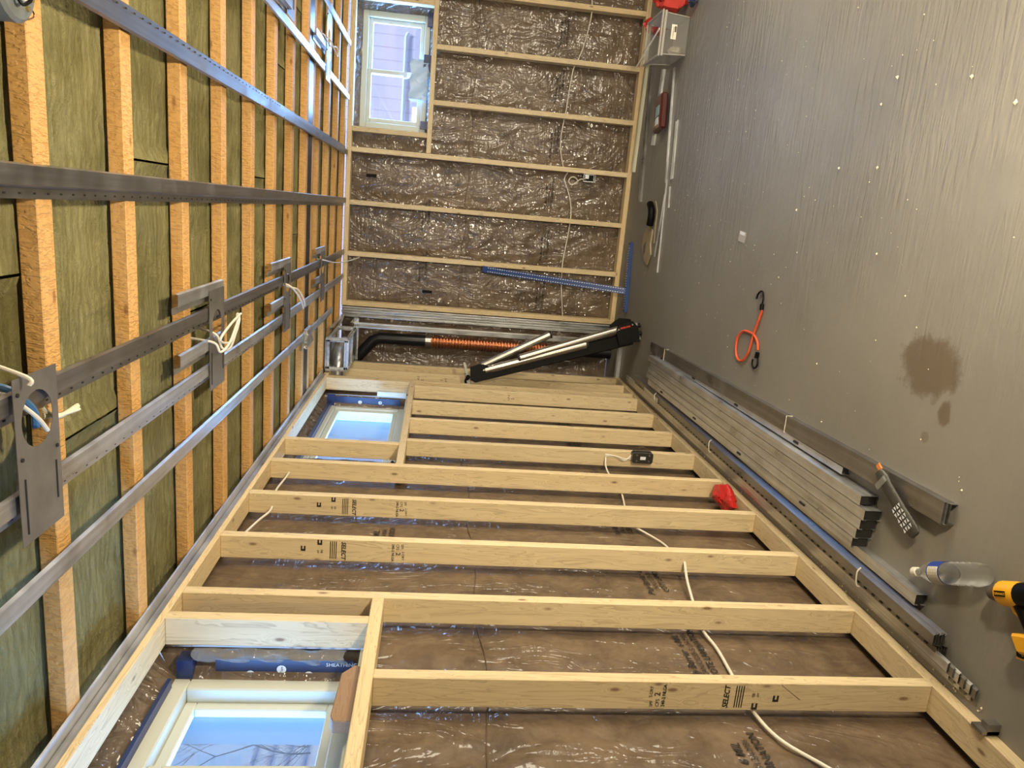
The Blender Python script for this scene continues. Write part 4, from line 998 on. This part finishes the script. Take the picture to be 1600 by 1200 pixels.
# water bottle lying on the floor
bt = empty('water_bottle', (.335, -4.31, 0), 'clear plastic water bottle with blue and white label on the floor', 'bottle')
A = Vector((.268, -4.168, .033)); Bv = Vector((.395, -4.425, .033)); bdv = (Bv-A).normalized(); bl_ = (Bv-A).length
def along(rad): return [A + bdv*u for u, r in rad], [r for u, r in rad]
prof = [(.020, .011), (.03, .012), (.05, .020), (.085, .031), (.095, .032), (.15, .032)] + [(.155+.011*k, 0.0330 if k % 2 else .0292) for k in range(10)] + [(.27, .032), (bl_, .028)]
pts_, rs_ = along(prof); MB().tube(pts_, .03, 24, rs=rs_).build('bottle_body', CLEAR, bt, smooth=True)
pts_, rs_ = along([(0, .0145), (.018, .0145), (.020, .012)]); MB().tube(pts_, .01, 20, rs=rs_).build('cap', simple('cap_white', '#dcd7cc', .4), bt, smooth=True)
pts_, rs_ = along([(.098, .0330), (.150, .0330)]); lbb = MB().tube(pts_, .03, 24, rs=rs_, cap=False).build('label_band', simple('label_blue', '#27408f', .4), bt, smooth=True)
upv = Vector((0, 0, 1)); sdv = bdv.cross(upv)
mb = MB(); vs = []
for i in range(9):
    a = math.radians(35 + 14*i - 25)
    for u in (.103, .145): vs.append(A + bdv*u + (sdv*math.cos(a) + upv*math.sin(a))*.0336)
mb.add(vs, [(2*i, 2*i+1, 2*i+3, 2*i+2) for i in range(8)]); mb.build('label_text_panel', simple('label_cream', '#d9d2bd', .5), lbb)
mb = MB()
for q in range(6):
    u0 = .108 + .006*q; vs = []
    for i in range(9):
        a = math.radians(14 + 13*i)
        for u in (u0, u0+.0018): vs.append(A + bdv*u + (sdv*math.cos(a) + upv*math.sin(a))*.0340)
    mb.add(vs, [(2*i, 2*i+1, 2*i+3, 2*i+2) for i in range(8)])
mb.build('label_fine_print', simple('label_ink', '#6a6f86', .6), lbb)
# packaged tool with triangle pattern
tp = empty('packaged_tool', (.44, -4.03, 0), 'black tool in clear pack with white triangle pattern, across the track bundle', 'tool')
a0 = Vector((.508, -3.945, .060)); a1 = Vector((.372, -4.135, .030)); ad = (a1-a0).normalized(); aw = Vector((0, 0, 1)).cross(ad).normalized(); an = ad.cross(aw)
if an.z < 0: an = -an
hl = (a1-a0).length
mb = MB(); rs2 = []; 
sect = []
prof = [(0, .018, .010), (.03, .027, .014), (.06, .022, .012), (.14, .023, .012), (.20, .027, .012), (hl-.01, .026, .010), (hl, .020, .006)]
vs = []
for u, w, h in prof:
    for k in range(12):
        t_ = 2*math.pi*k/12; vs.append(a0 + ad*u + aw*(w*math.cos(t_)) + an*(h*math.sin(t_)))
fs = [(i*12+k, i*12+(k+1) % 12, (i+1)*12+(k+1) % 12, (i+1)*12+k) for i in range(len(prof)-1) for k in range(12)] + [tuple(range(11, -1, -1)), tuple(range((len(prof)-1)*12, len(prof)*12))]
MB().add(vs, fs).build('tool_body', simple('dark_grip', '#3a3936', .4, bump=(60, .5, .004)), tp, smooth=True)
mb = MB(); 
for i in range(5):
    for j in range(4):
        u = hl - .10 + .018*i; v = -.018 + .012*j; sgn = 1 if (i + j) % 2 else -1
        c = a0 + ad*u + aw*v + an*.0125
        mb.add([c + ad*.008*sgn, c - ad*.006*sgn + aw*.0052, c - ad*.006*sgn - aw*.0052], [(0, 1, 2)])
mb.build('triangle_print', TEXTW, tp)
MB().frame(a0 + ad*.03 + an*.016, ad, aw, an, .02, .056, .004).build('clear_clip', CLEAR, tp, bevel=.001)
MB().frame(a0 - ad*.022 + aw*.012 + an*.0, ad, aw, an, .022, .018, .006).build('orange_tip', simple('orange_tip', '#d2824a', .5), tp, bevel=.001)
# cordless drill cut by the frame
dr = empty('cordless_drill', (.40, -4.56, 0), 'yellow and black cordless drill lying at the picture edge', 'drill')
d0 = Vector((.368, -4.468, .038)); d1 = Vector((.46, -4.66, .042)); dd = (d1-d0).normalized(); dw = Vector((0, 0, 1)).cross(dd).normalized(); du = dd.cross(dw)
if du.z < 0: du = -du
MB().tube([d0, d0+dd*.022, d0+dd*.034], .02, 18, rs=[.019, .024, .026]).build('chuck', simple('chuck_grey', '#59544c', .45, .3), dr, smooth=True)
MB().tube([d0+dd*.034, d0+dd*.040, d0+dd*.090, d0+dd*.10], .03, 18, rs=[.026, .032, .033, .030]).build('yellow_housing', YELLOW, dr, smooth=True)
MB().tube([d0+dd*.10, d0+dd*.17, d0+dd*.19], .03, 18, rs=[.031, .032, .022]).build('motor_housing', BLACK, dr, smooth=True)
hd_ = (-dw if (-dw).x < 0 else dw) ; hd_ = (hd_*.9 + dd*.35).normalized()
MB().tube([d0+dd*.085, d0+dd*.085+hd_*.05, d0+dd*.09+hd_*.12], .02, 14, rs=[.021, .017, .018]).build('grip', BLACK, dr, smooth=True)
MB().tube([d0+dd*.062+hd_*.024, d0+dd*.064+hd_*.045, d0+dd*.075+hd_*.062], .01, 12, rs=[.012, .011, .006]).build('trigger', YELLOW, dr, smooth=True)
MB().frame(d0+dd*.04+hd_*.125, dd, hd_, du, .10, .05, .06).build('battery', YELLOW, dr, bevel=.006)
pl = MB().frame(d0+dd*.046 + du*.0325 - dw*0, dd, dw, du, .036, .014, .002).build('name_plate', BLACK, dr)
text_mesh('DEWALT', .0085, basis(d0+dd*.048 + du*.0342 + hd_*.003, dd, -hd_ if (dd.cross(-hd_)).dot(du) > 0 else hd_), YELLOW, 'brand_lettering', dr, bold=.0003)
kn = empty('utility_knife', (.28, -4.60, 0), 'black-handled tool tip with yellow edge beside the drill', 'tool')
k0 = Vector((.255, -4.562, .014)); k1 = Vector((.30, -4.70, .014)); kd = (k1-k0).normalized(); kw = Vector((0, 0, 1)).cross(kd)
MB().frame(k0, kd, kw, Vector((0, 0, 1)), .15, .030, .022).build('handle', BLACK, kn, bevel=.008)
MB().frame(k0+kd*.004-kw*.014, kd, kw, Vector((0, 0, 1)), .14, .004, .018).build('yellow_edge', YELLOW, kn, bevel=.001)
text_mesh('DEWALT', .010, basis(k0+kd*.025+kw*(-.004)+Vector((0, 0, .0115)), kd, kw), YELLOW, 'brand_lettering', kn)
# crumbs
mb = MB(); rnd = random.Random(3)
def crumb(x, y, s):
    vs = [(x + s*rnd.uniform(.5, 1)*a, y + s*rnd.uniform(.5, 1)*b, .0005 + s*c*rnd.uniform(.5, 1)) for a, b, c in ((1, 0, .2), (0, 1, .3), (-1, 0, .2), (0, -1, .3), (.1, .1, 1.1))]
    mb.add(vs, [(0, 1, 4), (1, 2, 4), (2, 3, 4), (3, 0, 4), (3, 2, 1, 0)])
for i in range(260):
    x = rnd.uniform(.5, 3.3); y = rnd.uniform(-4.6, -.4); s = rnd.choice((.0022, .003, .003, .004, .005))
    if y > -1.2 and x > .9 and x < 2.8 and rnd.random() < .6: continue
    crumb(x, y, s)
for i in range(110): crumb(rnd.gauss(1.7, .5), rnd.gauss(-1.9, .6), rnd.choice((.002, .003, .004)))
for x, y, s in ((1.80, -3.52, .011), (1.72, -3.45, .008), (1.74, -3.9, .010), (1.64, -4.10, .012), (1.51, -3.24, .010), (1.5, -3.5, .009), (1.62, -4.2, .012), (1.35, -2.95, .008), (1.2, -3.6, .008)): crumb(x, y, s)
for i in range(90): crumb(rnd.uniform(.003, .035), rnd.uniform(-4.5, -2.2), rnd.choice((.003, .005, .006)))
tag(mb.build('wool_crumbs', DROSS), 'whitish insulation crumbs scattered over the concrete floor', 'debris', kind='stuff')
tag(MB().tube(spline([(2.52, -2.42, .006), (2.46, -2.40, .01), (2.42, -2.36, .008), (2.38, -2.37, .006)], 4), .008, 6).build('wool_scrap', DROSS, smooth=True), 'pale wool scrap on the floor at the picture top', 'debris')
